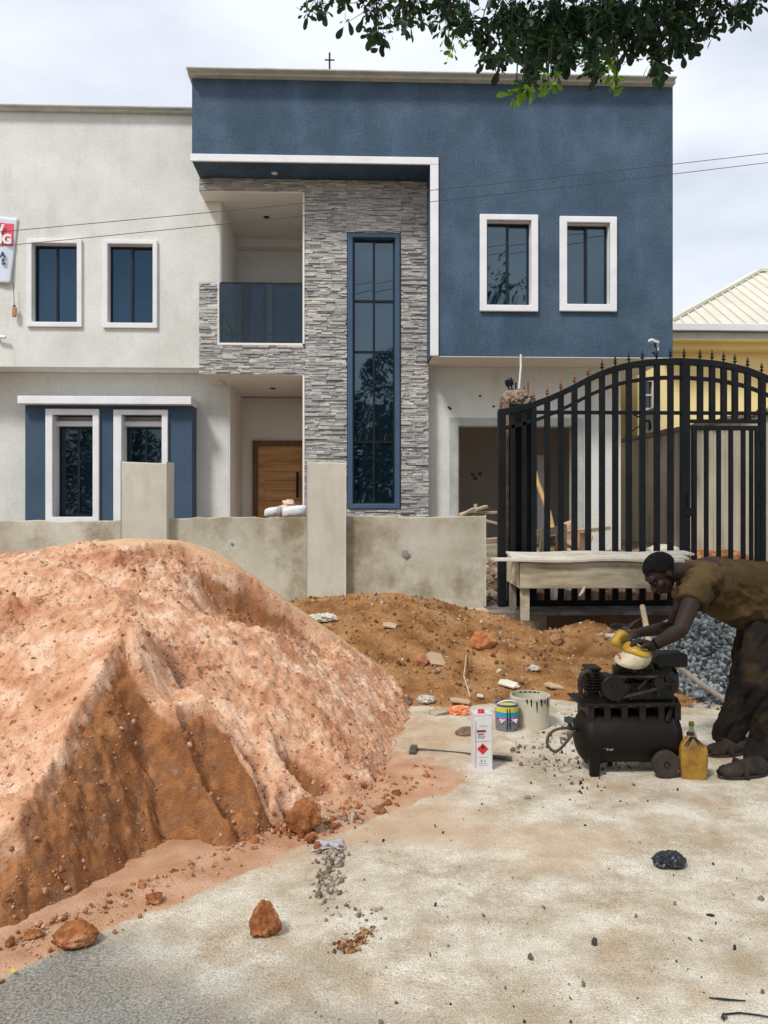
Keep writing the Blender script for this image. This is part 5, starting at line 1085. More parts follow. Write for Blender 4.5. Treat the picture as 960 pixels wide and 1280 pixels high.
def leafobj(mtx, mt, shared={}):
    if mt not in shared: me = bpy.data.meshes.new('leaf'); me.from_pydata(LV, [], LF); me.materials.append(M[mt]); me.polygons.foreach_set('use_smooth', [True] * len(me.polygons)); shared[mt] = me
    o = bpy.data.objects.new('leaf', shared[mt]); COL.objects.link(o); o.parent = tree; o.matrix_local = Matrix.Translation(-off) @ mtx; return o
def leafmass(ms, nm, mt):
    A = np.array(LV); n_ = len(A); co = np.concatenate([A @ np.array(m.to_3x3()).T + np.array(m.translation) for m in ms]) - np.array(off); f = np.array(LF); q = (f[None] + (np.arange(len(ms)) * n_)[:, None, None]).reshape(-1, 4)
    me = bpy.data.meshes.new(nm); me.vertices.add(len(co)); me.vertices.foreach_set('co', co.astype(np.float32).ravel()); me.loops.add(q.size); me.loops.foreach_set('vertex_index', q.ravel().astype(np.int32)); me.polygons.add(len(q)); me.polygons.foreach_set('loop_start', np.arange(0, q.size, 4, dtype=np.int32)); me.update(calc_edges=True); me.polygons.foreach_set('use_smooth', [True] * len(me.polygons)); me.materials.append(M[mt])
    o = bpy.data.objects.new(nm, me); COL.objects.link(o); o.parent = tree; o['kind'] = 'stuff'; return o
big = P(641, 118, 3.75)
def axis_leaf(p, d, sc, roll=0): return Matrix.Translation(p) @ (Vector(d).to_track_quat('Y', 'Z') @ Euler((0, roll, 0)).to_quaternion()).to_matrix().to_4x4() @ Matrix.Diagonal((sc, sc, sc, 1))
leafobj(axis_leaf(big, (.0, .1, -1), .95, 1.5), 'leaf'); leafobj(axis_leaf(big, (.4, .2, .9), .9, 1.3), 'leaf'); leafobj(axis_leaf(big, (-.7, .2, .1), .7, .4), 'leafy')
vis = [m for m in Lmat[:-2600 * 4] if True] if False else Lmat
nfr = sum(1 for _ in range(1))
vm_ = [m for m in Lmat if m.translation.z < EYE + .63 * m.translation.y]; rest = [m for m in Lmat if not m.translation.z < EYE + .63 * m.translation.y]
rt.shuffle(vm_)
for m_ in vm_[:200]: leafobj(m_, 'leaf')
for m_ in young[:80]: leafobj(m_, 'leafy')
leafmass(vm_[200:] + rest, 'crown', 'leaf'); leafmass(young[80:], 'young_leaves', 'leafy')

# ================================================================ TREES ACROSS THE ROAD (they show as reflections in the panes)
def street_tree(x, y, h, r, label, seed):
    rr_ = random.Random(seed); t = thing('street_tree', label, 'tree', (x, y, 0), group='trees across the road'); MB().tube([(x, y, -.1), (x + .1, y, h * .35), (x, y + .1, h * .7)], [.22, .17, .08], 9).build('trunk', 'bark', t, smooth=True)
    m = MB()
    for k in range(7000):
        a = rr_.uniform(0, 6.28); e = rr_.uniform(-1, 1); q = (rr_.random() ** .4) * (1 + .25 * math.sin(3 * a + seed) * math.cos(2.3 * e)); c = Vector((x + r * q * math.cos(a) * math.sqrt(1 - e * e), y + r * q * math.sin(a) * math.sqrt(1 - e * e), h * .54 + h * .46 * q * e))
        d = Vector((rr_.uniform(-1, 1), rr_.uniform(-1, 1), rr_.uniform(-1, 1))).normalized(); s = rr_.uniform(.07, .17); o_ = d.orthogonal().normalized(); o2 = d.cross(o_)
        m.add([c - o_ * s, c - o2 * s * .5, c + o_ * s, c + o2 * s * .5], [(0, 1, 2, 3)])
    o = m.build('crown', 'leaf', t); return t
for i, (x, y, h, r, lab) in enumerate(((-7.5, -11, 4.9, 2.6, 'round dark tree mirrored in the left bay window'), (-1.1, -12, 7.3, 2.6, 'low spreading tree mirrored left in the tall stair window'), (2.5, -11.5, 7.4, 2.7, 'bushy tree mirrored right in the tall stair window'), (6.3, -6, 11.3, 2.3, 'tallest tree, mirrored in the left window of the blue wall'), (-12.5, -12, 6.5, 3, 'far left tree across the road, outside the banner end'), (12, -12, 5.5, 3, 'far right tree across the road, opposite the gate'))): street_tree(x, y, h, r, lab, i)
# ================================================================ PLANK TABLE
tb = thing('plank_table', 'rough formwork table of cement-stained boards in front of the gate', 'table', (PX(750, 8.9), 8.9, .4))
yf, yb = 8.55, 9.28; xa, xb = PX(650, yf), PX(868, yf) + .12; zt = PZ(740, 702, yf); zb = PZ(740, 735.5, yf)
MB().box(xa, xb, yf, yf + .04, zb, zt - .004).build('front_board', 'plank', tb, bevel=.006)
MB().add([(xa, yf, zb), (xa + .03, yf + .02, zb), (xa + .03, yb, zb + .02), (xa, yb, zb + .02), (xa, yf + .001, zt - .006), (xa + .03, yf + .02, zt - .006), (xa + .03, yb, zt + .03), (xa, yb, zt + .03)], [(3,2,1,0),(4,5,6,7),(0,1,5,4),(1,2,6,5),(2,3,7,6),(3,0,4,7)]).build('side_board', 'plank', tb)
MB().box(xb - .03, xb, yf + .041, yb, zb, zt - .006).build('side_board', 'plank', tb)
MB().box(xa, xb, yb, yb + .03, zb + .02, zt + .02).build('back_board', 'plank', tb)
def sheet(x0, x1, y0, y1, z0, z1, nm, mt, seed, jag=.03):
    rr_ = random.Random(seed); n = 16; vs = []; th = .022
    for (y, z) in ((y0, z0), (y1, z1)):
        for i in range(n + 1):
            x = x0 + (x1 - x0) * i / n; s = -1 if y == y0 else 1; zz = z + .008 * math.sin(i * .7 + seed); yy = y + s * rr_.uniform(0, jag); vs += [(x, yy, zz), (x, yy, zz + th)]
    fs = []; K = 2 * (n + 1)
    for i in range(n):
        a = 2 * i; fs += [(a + 1, a + 3, K + a + 3, K + a + 1), (a, K + a, K + a + 2, a + 2), (a, a + 2, a + 3, a + 1), (K + a, K + a + 1, K + a + 3, K + a + 2)]
    fs += [(0, 1, K + 1, K), (2 * n, K + 2 * n, K + 2 * n + 1, 2 * n + 1)]; MB().add(vs, fs).build(nm, mt, tb)
sheet(PX(613, 8.75), xb - .25, 8.50, 8.72, zt + .002, zt + .006, 'top_board', 'ply', 1, .015)
sheet(xa - .05, xb - .1, 8.74, 8.96, zt + .006, zt + .028, 'top_board', 'ply', 2, .01); sheet(xa - .02, xb + .06, 8.98, 9.24, zt + .034, zt + .055, 'top_board', 'ply', 3, .02)
def leg(px, Y_, pyb, w_, mt):
    a = P(px, 735, Y_); b = P(px - .5, pyb, Y_); MB().box(a.x - w_ / 2, a.x + w_ / 2, Y_ - .03, Y_ + .03, b.z - .05, zt - .05).build('leg', mt, tb, bevel=.006)
leg(656, 8.64, 770, .095, 'plank'); leg(641, 9.2, 767, .075, 'greywood'); leg(858, 8.64, 770, .095, 'plank'); leg(846, 9.2, 767, .08, 'greywood')
# ragged string under the table
single(MB().tube([P(731, 733, 8.5), P(728, 740, 8.5), P(724, 745, 8.5)], [.012, .02, .008], 6), 'mortar_drip', 'ply', 'ragged white scrap hanging below the table board', 'scrap', P(728, 740, 8.5))
# pale stick and cable beyond the compressor
single(MB().tube([P(803, 758, 6.6), P(809, 790, 6.3), P(813, 822, 6.1)], [.022, .024, .024], 8), 'wooden_stick', 'lumber', 'pale stick standing up behind the man\'s hands', 'stick', P(813, 822, 6.1), smooth=True)
single(MB().tube([P(808, 770, 6.5), P(795, 776, 6.4), P(783, 786, 6.2), P(770, 787, 6.1), P(762, 783, 6.1), P(768, 780, 6.2), P(784, 782, 6.3), P(800, 774, 6.5)], .008, 6), 'cable_loop', 'frame', 'dark cable looped round the pale stick', 'cable', P(783, 786, 6.2))
crumple(776, 800, .13, 'tilew', 'pale rag lying at the end of the soil mound behind the man\'s hands', 'rag', 'rag', (1.3, .6, .3), 33, sub=4)
# long pale pipe leaning on the gravel
pa = P(838, 826, 6.1); pb = PG(915, 884); single(MB().tube([pa, (pa + pb) / 2, pb + Vector((0, 0, .02))], .021, 10), 'long_pipe', mat('dirty_pipe', [(.28, .24, .19), (.46, .42, .36)], 6, .6), 'long dirty white pipe lying against the gravel heap', 'pipe', pb, smooth=True)

# ================================================================ CONTAINERS ON THE ROAD
# metal solvent can
b = PG(602, 960); cn = thing('solvent_can', 'tall square white metal can with a red cap and a red diamond mark', 'can', b, (0, 0, R(4)))
cw_, ch_ = .108, .322; M['tin'] = mat('printed_tin', [(.60, .59, .58), (.72, .71, .70)], 6, .4, .1, 20, spec=.5, stain=((.40, .37, .33), 9, .6, .8, .5)); M['redp'] = mat('red_print', [(.50, .03, .03), (.62, .05, .05)], 8, .45)
M['greyp'] = mat('grey_print', [(.30, .29, .29), (.42, .41, .41)], 20, .5)
MB().box(-cw_/2, cw_/2, -cw_/2, cw_/2, .004, ch_).build('body', 'tin', cn, local=True, bevel=.008)
m = MB(); m.holes(-cw_/2 - .002, cw_/2 + .002, -cw_/2 - .002, cw_/2 + .002, 0, .01, [(-cw_/2 + .008, cw_/2 - .008, -cw_/2 + .008, cw_/2 - .008)])
for z0 in (ch_ - .001, -.001): 
    o = MB(); o.v = [(v[0], v[2], z0 + v[1]) for v in m.v]; o.f = [f[::-1] for f in m.f]; o.build('seam', 'tin', cn, local=True)
MB().lathe([(.020, ch_), (.020, ch_ + .022), (.017, ch_ + .026)], 16, (-.008, -.02, 0)).build('cap', 'redp', cn, local=True, smooth=True)
yq = -cw_/2 - .0012
def decal(nm, x0, x1, z0, z1, mt, par, y=yq): return MB().box(x0, x1, y - .0008, y + .0012, z0, z1).build(nm, mt, par, local=True)
MB().prism([(-.006, .095), (.027, .128), (-.006, .161), (-.039, .128)][::-1], yq - .001, yq + .001).build('diamond_mark', 'redp', cn, local=True)
MB().prism([(-.012, .130), (-.004, .128), (.001, .138), (-.003, .150), (-.008, .144), (-.013, .148)][::-1], yq - .002, yq).build('flame_mark', 'black', cn, local=True)
rp_ = random.Random(3)
x = -.040
for k in range(7): wdt = .0068; decal('lettering', x, x + wdt - .0015, .225, .237, 'black', cn); x += wdt + .0008
x = -.034
for k in range(6): decal('lettering', x, x + .0045, .209, .217, 'redp', cn); x += .006
for (z, n_) in ((.198, 9), (.190, 8)):
    x = -.036
    for k in range(n_): decal('lettering', x, x + .0036, z, z + .005, 'greyp', cn); x += .0052
for (x0, x1, z) in ((-.045, .035, .172), (-.03, .025, .080), (-.03, .025, .042), (-.025, .02, .030), (-.025, .02, .26)): decal('print_line', x0, x1, z, z + .0022, 'greyp', cn)
decal('print_mark', -.018, -.008, .052, .066, 'greyp', cn); decal('print_mark', .003, .011, .052, .066, 'greyp', cn)
decal('print_stripe', -.050, -.048, .02, ch_ - .03, 'greyp', cn); decal('print_stripe', -.046, -.0453, .02, ch_ - .03, 'greyp', cn)
# small printed paint bucket
b = PG(636, 919); b.y += .08; pb_ = thing('paint_bucket', 'small colourful paint bucket with a white handle beside the can', 'bucket', b)
h_ = .195; rb_, rt_ = .072, .080
def band(z0, z1, mt, nm, ex=.0): MB().lathe([(rb_ + (rt_ - rb_) * z0 / h_ + ex - .003, z0), (rb_ + (rt_ - rb_) * z0 / h_ + ex, z0), (rb_ + (rt_ - rb_) * z1 / h_ + ex, z1), (rb_ + (rt_ - rb_) * z1 / h_ + ex - .003, z1)], 32).build(nm, mt, pb_, local=True, smooth=True)
def out_shell(mb_prof): return MB().lathe(mb_prof, 32)
out_shell([(rb_ - .002, 0), (rt_ - .002, h_), (rt_ + .002, h_), (rt_ + .002, h_ + .004), (rt_ - .008, h_ + .004), (rt_ - .010, h_ - .01), (rb_ - .01, .01)]).build('body', mat('bucket_blue', [(.02, .10, .22), (.03, .16, .32)], 8, .4, spec=.5), pb_, local=True, smooth=True)
band(.150, .185, mat('bucket_yellow', [(.62, .50, .06), (.70, .58, .14)], 8, .45), 'yellow_band', .001); band(.112, .15, mat('bucket_cyan', [(.02, .26, .42), (.04, .36, .5)], 8, .45), 'cyan_band', .001)
band(.104, .112, mat('magenta', [(.55, .05, .25)], 8, .45), 'magenta_band', .0015); band(.02, .10, mat('bucket_photo', [(.03, .035, .06), (.22, .2, .22), (.06, .1, .2)], 22, .45), 'picture_band', .001)
MB().lathe([(rt_ - .012, h_ - .03), (.001, h_ - .03)], 24).build('contents', 'frame', pb_, local=True)
for sgn in (-1, 1): MB().prism([(sgn * .015, .105), (sgn * .062, .103), (sgn * .05, .078)] if sgn > 0 else [(sgn * .05, .078), (sgn * .062, .103), (sgn * .015, .105)], -rb_ - .004, -rb_ + .02).build('print_flash', mat('pink_white', [(.75, .62, .68)], 5, .5), pb_, local=True)
for x in (-.012, .006): MB().tube([(x, -rt_ - .002, .175), (x + .003, -rt_, .12), (x + .001, -rb_ - .006, .04)], .003, 5).build('paint_run', 'black', pb_, local=True)
hd = [(-rt_ - .003, 0, .165)] + [(-rt_ * math.cos(a), -.055 * math.sin(a) , .165 + .062 * math.sin(a)) for a in np.linspace(.25, math.pi - .25, 12)] + [(rt_ + .003, 0, .165)]
MB().tube(hd, .0055, 8).build('handle', 'white', pb_, local=True, smooth=True)
# big white bucket with tar
b = PG(668, 914); b.y += .13; wb = thing('plaster_bucket', 'large dirty white plastic bucket, black tar streaks at its rim', 'bucket', b)
M['dirtyw'] = mat('dirty_white_plastic', [(.50, .46, .34), (.66, .62, .50)], 6, .55, .1, 20, stain=((.08, .06, .04), 10, .63, .70, .8, (1, 1, .35)))
MB().lathe([(.128, 0), (.136, .205), (.139, .205), (.139, .222), (.133, .222), (.131, .20), (.122, .02)], 40).build('body', 'dirtyw', wb, local=True, smooth=True)
MB().lathe([(.129, .120), (.001, .120)], 32).build('tar_fill', 'black', wb, local=True)
MB().lathe([(.129, -.001), (.1305, .008)], 40).build('base_ring', mat('basebrown', [(.15, .09, .05)], 5, .8), wb, local=True, smooth=True)
vs = []; fs = []     # tar coating inside the far rim
for i in range(15):
    a = R(48 + 68 * i / 14); vs += [(.1315 * math.cos(a), .1315 * math.sin(a), .218 - .004 * (i % 3)), (.1300 * math.cos(a), .1300 * math.sin(a), .122)]
for i in range(14): fs.append((2 * i, 2 * i + 1, 2 * i + 3, 2 * i + 2))
MB().add(vs, fs).build('tar_patch', 'black', wb, local=True)
for (a, z0, l_, w_) in ((-100, .218, .05, .006), (-84, .20, .07, .005), (-70, .215, .045, .008), (-57, .21, .03, .005), (-112, .216, .03, .007), (-45, .22, .06, .005)):
    a = R(a); p = [(.139 * math.cos(a), .139 * math.sin(a), z0), (.1375 * math.cos(a + .02), .1375 * math.sin(a + .02), z0 - l_)]; MB().tube(p, [w_, w_ * .4], 6).build('tar_drip', 'black', wb, local=True)
# sledgehammer
a = PG(519, 941, .02); b2 = PG(612, 943, .016); b2.y -= .03; sg = thing('sledgehammer', 'sledgehammer with a long dark handle lying behind the can', 'hammer', a)
MB().tube([a + Vector((0, .05, .005)), a.lerp(b2, .5) + Vector((0, .02, 0)), b2 + Vector((.12, -.06, 0))], [.013, .014, .013], 9).build('handle', mat('dark_handle', [(.035, .03, .028), (.10, .085, .07)], 20, .6), sg, smooth=True)
MB().obox(a + Vector((-.012, .0, .012)), (.045, .13, .045), (0, 0, -.15)).build('head', mat('hammer_iron', [(.05, .05, .045), (.18, .18, .16)], 18, .6, .5, 40, metallic=.4), sg, bevel=.008)
# yellow oil bottle
b = PG(873, 978); b.y += .07; ob = thing('oil_jug', 'grimy yellow plastic oil jug standing between compressor and boot', 'jug', b, (0, 0, R(-14)))
def rsq(w_, d_, r_, n=6):
    o = []
    for (sx, sy, a0) in ((1, 1, 0), (-1, 1, 90), (-1, -1, 180), (1, -1, 270)):
        for k in range(n): a = R(a0 + 90 * k / (n - 1)); o.append((sx * (w_ / 2 - r_) + r_ * math.cos(a), sy * (d_ / 2 - r_) + r_ * math.sin(a)))
    return o
secs = [(0, .128, .075, .02, 0), (.01, .138, .085, .02, 0), (.10, .148, .09, .02, 0), (.165, .148, .09, .02, 0), (.185, .138, .085, .025, 0), (.205, .105, .07, .028, -.008), (.225, .062, .05, .024, -.012), (.232, .044, .044, .021, -.014), (.245, .040, .040, .0195, -.014)]
vs = []; fs = []
for (z, w_, d_, r_, dx) in secs: vs += [(x + dx, y, z) for x, y in rsq(w_, d_, r_)]
n_ = 24
for i in range(len(secs) - 1):
    for j in range(n_): fs.append((i * n_ + j, i * n_ + (j + 1) % n_, (i + 1) * n_ + (j + 1) % n_, (i + 1) * n_ + j))
fs.append(tuple(reversed(range(n_)))); fs.append(tuple((len(secs) - 1) * n_ + j for j in range(n_)))
M['oily'] = mat('oily_yellow', [(.15, .07, .01), (.32, .17, .022), (.40, .23, .04)], 7, .35, .1, 20, spec=.5, stain=((.05, .025, .01), 13, .56, .68, .85, (1, 1, .5)))
MB().add(vs, fs).build('body', 'oily', ob, smooth=True, local=True, angle=50)
MB().lathe([(.021, .243), (.021, .256), (.015, .259)], 14, (-.014, 0, 0)).build('spout', mat('maroon_cap', [(.05, .015, .015)], 5, .5), ob, local=True, smooth=True)
for (x0, x1) in ((-.055, -.015), (-.04, -.005), (.03, .0), (.05, .004)): MB().tube([(x1, -.022, .238), (x0, -.046, .19)], [.005, .002], 5).build('oil_drip', 'black', ob, local=True)
# clear bottle behind it
b = PG(866, 945); b.y += .02; wbt = thing('clear_bottle', 'clear plastic bottle with a yellow-green cap behind the oil jug', 'bottle', b)
cb = clearglass('clear_plastic', (.86, .88, .84), .6); cb.node_tree.nodes['Principled BSDF'].inputs['Base Color'].default_value = (.5, .5, .45, 1)
MB().lathe([(.030, 0), (.034, .01), (.034, .10), (.030, .125), (.014, .165), (.0125, .185)], 18).build('body', cb, wbt, local=True, smooth=True)
MB().lathe([(.017, .18), (.017, .204), (.014, .206)], 16).build('cap', mat('limecap', [(.36, .36, .02)], 5, .4), wbt, local=True, smooth=True)
MB().tube([(-.07, 0, .08), (-.062, 0, .11), (-.03, 0, .112)], .003, 5).build('wire_hook', 'frame', wbt, local=True)

# ================================================================ AIR COMPRESSOR
YC = 4.62
cp = thing('air_compressor', 'greasy black engine-driven air compressor on a horizontal wheeled tank', 'air compressor', (P(785, 960, YC).x, YC, 0))
M['grease'] = mat('greasy_iron', [(.003, .0028, .0028), (.010, .008, .0065)], 8, .42, .6, 40, spec=.35, stain=((.05, .035, .025), 9, .6, .75, .5))
M['tank'] = mat('rusty_black_tank', [(.005, .004, .0035), (.012, .007, .0055)], 4, .6, .3, 30, spec=.2, stain=((.03, .014, .009), 4, .55, .75, .6), bdist=.004)
M['rubber'] = mat('rubber', [(.020, .015, .012), (.05, .038, .03)], 8, .7)
A = P(718, 920, YC); B = P(849, 917, YC); ra = .153; cz = PZ(780, 918, YC)
prof_ = [(.001, 0)] + [(ra * math.sin(t), .075 * (1 - math.cos(t))) for t in np.linspace(.25, math.pi / 2, 7)] + [(ra, (B.x - A.x) - .075)] + [(ra * math.cos(t), (B.x - A.x) - .075 + .075 * math.sin(t)) for t in np.linspace(.2, 1.35, 7)] + [(.001, B.x - A.x)]
MB().lathe([(r_, A.x + h_) for r_, h_ in prof_], 40, (0, YC, cz), 'X').build('tank', 'tank', cp, smooth=True)
for x in (A.x + .078, B.x - .078): MB().lathe([(ra + .0015, x - .006), (ra + .004, x), (ra + .0015, x + .006)], 40, (0, YC, cz), 'X').build('weld_seam', 'tank', cp, smooth=True)
text('45', 'lettering', (P(757, 938, YC).x, YC - .146, PZ(757, 938, YC - .146)), .05, mat('worn_paint', [(.22, .20, .17)], 4, .7), cp, bold=.0015, sx=1.1, ax='RIGHT')
for (px, Y_) in ((743, YC - .12), (743, YC + .12)): q = P(px, 970, Y_); MB().add([(q.x - .026, Y_ - .02, .0), (q.x + .026, Y_ - .02, .0), (q.x + .026, Y_ + .02, .0), (q.x - .026, Y_ + .02, .0), (q.x - .03, Y_ - .02, .17), (q.x + .03, Y_ - .02, .17), (q.x + .03, Y_ + .02, .17), (q.x - .03, Y_ + .02, .17)], [(3,2,1,0),(4,5,6,7),(0,1,5,4),(1,2,6,5),(2,3,7,6),(3,0,4,7)]).build('leg', 'tank', cp, bevel=.004)
for Y_ in (YC - .17, YC + .17):
    q = P(832, 960, YC - .17); wl = MB().lathe([(.045, -.022), (.072, -.024), (.078, -.012), (.078, .012), (.072, .024), (.045, .022)], 32, (q.x, Y_, .08), 'Y').build('wheel', 'rubber', cp, smooth=True)
    MB().lathe([(.001, -.016), (.018, -.026), (.022, -.014), (.045, -.010), (.047, .010), (.001, .016)], 24, (q.x, Y_, .08), 'Y').build('rim', 'tank', wl, smooth=True)
    for k in range(4): a = k * math.pi / 2 + .4; MB().tube([(q.x, Y_ - .018, .08), (q.x + .043 * math.cos(a), Y_ - .013, .08 + .043 * math.sin(a))], .005, 5).build('spoke', 'tank', wl)
MB().tube([(q.x, YC - .18, .08), (q.x, YC + .18, .08)], .011, 8).build('axle', 'tank', cp)
MB().box(q.x - .03, q.x + .03, YC - .10, YC + .10, .07, .14).build('wheel_bracket', 'tank', cp, bevel=.005)
MB().lathe([(.012, -.03), (.016, 0), (.01, .02)], 8, (P(763, 955, YC).x, YC, cz - ra - .0), 'Z').build('drain_plug', 'tank', cp)
# deck
zd = PZ(780, 880, YC - .1); dk = [PX(724, YC - .12), PX(845, YC - .12)]
MB().box(dk[0], dk[1], YC - .14, YC + .14, zd, zd + .012).build('deck_plate', 'grease', cp, bevel=.003)
for px in (732, 752, 773, 795, 818, 838): x = PX(px, YC); MB().box(x - .018, x + .018, YC - .11, YC + .11, cz + ra * .70, zd).build('deck_bracket', 'grease', cp)
q = P(839, 884, YC - .1); MB().bar(q, P(835, 902, YC - .12), .02, .02).build('deck_strut', 'grease', cp)
# pump: crankcase + finned cylinder
xq = P(757, 862, YC); m = MB(); m.lathe([(.03, -.09), (.062, -.08), (.066, 0), (.062, .07), (.03, .09)], 20, (xq.x + .02, YC + .02, zd + .085), 'Y'); m.build('crankcase', 'grease', cp, smooth=True)
m = MB(); x_ = P(741, 862, YC).x
for k in range(7): m.lathe([(.062, -.0035), (.062, .0035)], 18, (x_ + .005, YC + .03, zd + .06 + k * .018)) if False else m.box(x_ - .045, x_ + .05, YC - .03, YC + .10, zd + .055 + k * .017, zd + .062 + k * .017)
m.box(x_ - .03, x_ + .035, YC - .01, YC + .08, zd + .01, zd + .18); m.build('cooling_fins', 'grease', cp)
MB().box(x_ - .04, x_ + .045, YC - .025, YC + .095, zd + .175, zd + .195).build('cylinder_head', 'grease', cp, bevel=.008)
fw_ = P(767, 860, YC - .15); fwo = MB().lathe([(.058, -.014), (.066, -.014), (.066, -.004), (.060, 0), (.066, .004), (.066, .014), (.058, .014)], 36, (fw_.x, fw_.y, fw_.z), 'Y').build('flywheel', 'grease', cp, smooth=True)
MB().lathe([(.001, -.02), (.018, -.02), (.018, .02), (.001, .02)], 16, (fw_.x, fw_.y, fw_.z), 'Y').build('hub', 'grease', fwo, smooth=True)
for k in range(6): a = k * math.pi / 3; MB().bar((fw_.x + .015 * math.cos(a), fw_.y, fw_.z + .015 * math.sin(a)), (fw_.x + .06 * math.cos(a), fw_.y, fw_.z + .06 * math.sin(a)), .012, .012, (0, 1, 0)).build('spoke', 'grease', fwo)
ep = P(823, 853, YC - .15); MB().lathe([(.03, -.014), (.034, 0), (.03, .014)], 20, (ep.x, ep.y, ep.z), 'Y').build('drive_pulley', 'grease', cp, smooth=True)
dx = (ep - fw_); nn = Vector((-dx.z, 0, dx.x)).normalized(); bl_ = MB()
for s in (1, -1): bl_.bar(fw_ + nn * s * .064, ep + nn * s * .033, .013, .009, (0, 1, 0))
bl_.build('drive_belt', 'rubber', cp)
# engine
e0 = P(808, 850, YC); m = MB(); m.box(PX(783, YC), PX(836, YC), YC - .09, YC + .12, zd + .012, zd + .12); m.box(PX(790, YC), PX(826, YC), YC - .07, YC + .10, zd + .12, zd + .19); m.build('engine_block', 'grease', cp, bevel=.012)
m = MB()
for k in range(6): m.box(PX(770, YC) , PX(800, YC), YC - .05, YC + .08, zd + .12 + k * .013, zd + .126 + k * .013)
m.box(PX(775, YC), PX(797, YC), YC - .03, YC + .06, zd + .1, zd + .2); m.build('cooling_fins', 'grease', cp)
q = P(836, 850, YC); MB().lathe([(.03, -.05), (.075, -.045), (.082, .0), (.075, .03), (.03, .035)], 26, (q.x - .0, YC, q.z), 'X').build('recoil_starter', 'grease', cp, smooth=True)
q = P(833, 822, YC - .02); MB().box(PX(814, YC), PX(852, YC), YC - .10, YC + .06, PZ(830, 831, YC), PZ(830, 814, YC)).build('air_filter', 'grease', cp, bevel=.014)
MB().box(PX(818, YC), PX(836, YC), YC - .06, YC + .03, zd + .15, PZ(830, 830, YC)).build('carburettor', 'grease', cp, bevel=.01)
MB().box(PX(775, YC), PX(812, YC), YC - .09, YC + .09, zd + .18, zd + .225).build('fuel_tank', 'grease', cp, bevel=.016)
MB().tube([P(798, 862, YC - .13), P(812, 845, YC - .13), P(826, 852, YC - .13)], .012, 8).build('exhaust_pipe', 'grease', cp, smooth=True)
MB().tube([P(836, 870, YC - .05), P(845, 873, YC - .05), P(849, 882, YC - .05)], .012, 8).build('support_bar', 'grease', cp, smooth=True)
m = MB()
for (px, py, r_) in ((792, 838, .014), (800, 841, .01), (780, 848, .012), (815, 860, .014), (822, 868, .01), (801, 868, .016), (788, 872, .012), (842, 862, .02), (838, 842, .018), (772, 876, .012)): m.lathe([(r_, -.012), (r_ * .8, .012)], 8, P(px, py, YC - .115), 'Y')
m.build('engine_bolts', 'grease', cp)['kind'] = 'stuff'
# hoses, gauge
hp_ = [P(729, 880, YC - .02), P(726, 866, YC - .03), P(725, 850, YC - .04), P(730, 841, YC - .04), P(737, 840, YC - .03), P(741, 848, YC - .01), P(742, 856, YC)]
def smoothpts(p, n=6):
    p = [Vector(x) for x in p]; o = []
    for i in range(len(p) - 1):
        a, b, c, d = p[max(i - 1, 0)], p[i], p[i + 1], p[min(i + 2, len(p) - 1)]
        for k in range(n): t = k / n; o.append(.5 * ((2 * b) + (c - a) * t + (2 * a - 5 * b + 4 * c - d) * t * t + (3 * b - a - 3 * c + d) * t ** 3))
    return o + [p[-1]]
MB().tube(smoothpts(hp_), .014, 10).build('delivery_hose', 'rubber', cp, smooth=True)
for i in (0, len(hp_) - 1): MB().lathe([(.019, -.012), (.019, .012)], 10, hp_[i]).build('hose_fitting', 'grease', cp)
q = P(712, 900, YC - .05); MB().lathe([(.001, -.012), (.03, -.012), (.032, .012), (.001, .012)], 22, (q.x, q.y, q.z + .0), 'Z').build('pressure_gauge', mat('gauge', [(.03, .045, .06)], 5, .25, spec=.6), cp, smooth=True)
MB().tube([q, P(713, 911, YC - .05), P(722, 911, YC - .04)], .012, 8).build('valve', 'grease', cp, smooth=True)
hl = [P(722, 911, YC - .04), P(708, 910, YC - .06), P(694, 912, YC - .08), P(686, 922, YC - .1), P(685, 932, YC - .1)] + [PG(px, py, .03) for px, py in ((690, 938), (697, 939), (708, 930))] + [PG(722, 912, .1)]
hl = [P(722, 911, YC - .04), P(708, 910, YC - .06), P(695, 912, YC - .08), P(686, 919, YC - .1), P(684, 929, YC - .12), P(689, 937, YC - .14), P(696, 939, YC - .14), P(706, 930, YC - .1), P(716, 916, YC - .06), P(721, 909, YC - .03)]
MB().tube(smoothpts(hl), .0085, 8).build('air_hose', mat('hose', [(.05, .035, .025), (.09, .065, .045)], 10, .6), cp, smooth=True)

# ================================================================ CUT YELLOW JERRYCAN HELD OVER THE ENGINE
YJ = 4.50
jc = thing('cut_jerrycan', 'cut-open yellow plastic jerrycan used as a funnel, held by the man', 'jerrycan', P(790, 820, YJ))
M['yplastic'] = mat('yellow_plastic', [(.36, .21, .015), (.50, .32, .03)], 6, .4, .1, 20, spec=.5, stain=((.16, .09, .02), 10, .55, .7, .6)); M['milky'] = mat('milky_plastic', [(.42, .36, .20), (.60, .56, .42)], 8, .5, stain=((.18, .11, .03), 12, .56, .68, .8))
def shell(rows, nm, mt, th=.004):
    n_ = len(rows[0]); vs = [tuple(P(*p)) for r_ in rows for p in r_]; fs = [(i * n_ + j, i * n_ + j + 1, (i + 1) * n_ + j + 1, (i + 1) * n_ + j) for i in range(len(rows) - 1) for j in range(n_ - 1)]
    o = MB().add(vs, fs).build(nm, mt, jc, smooth=True, angle=80); sb = o.modifiers.new('sub', 'SUBSURF'); sb.levels = 1; sb.render_levels = 1; s = o.modifiers.new('solid', 'SOLIDIFY'); s.thickness = th; return o
d = YJ
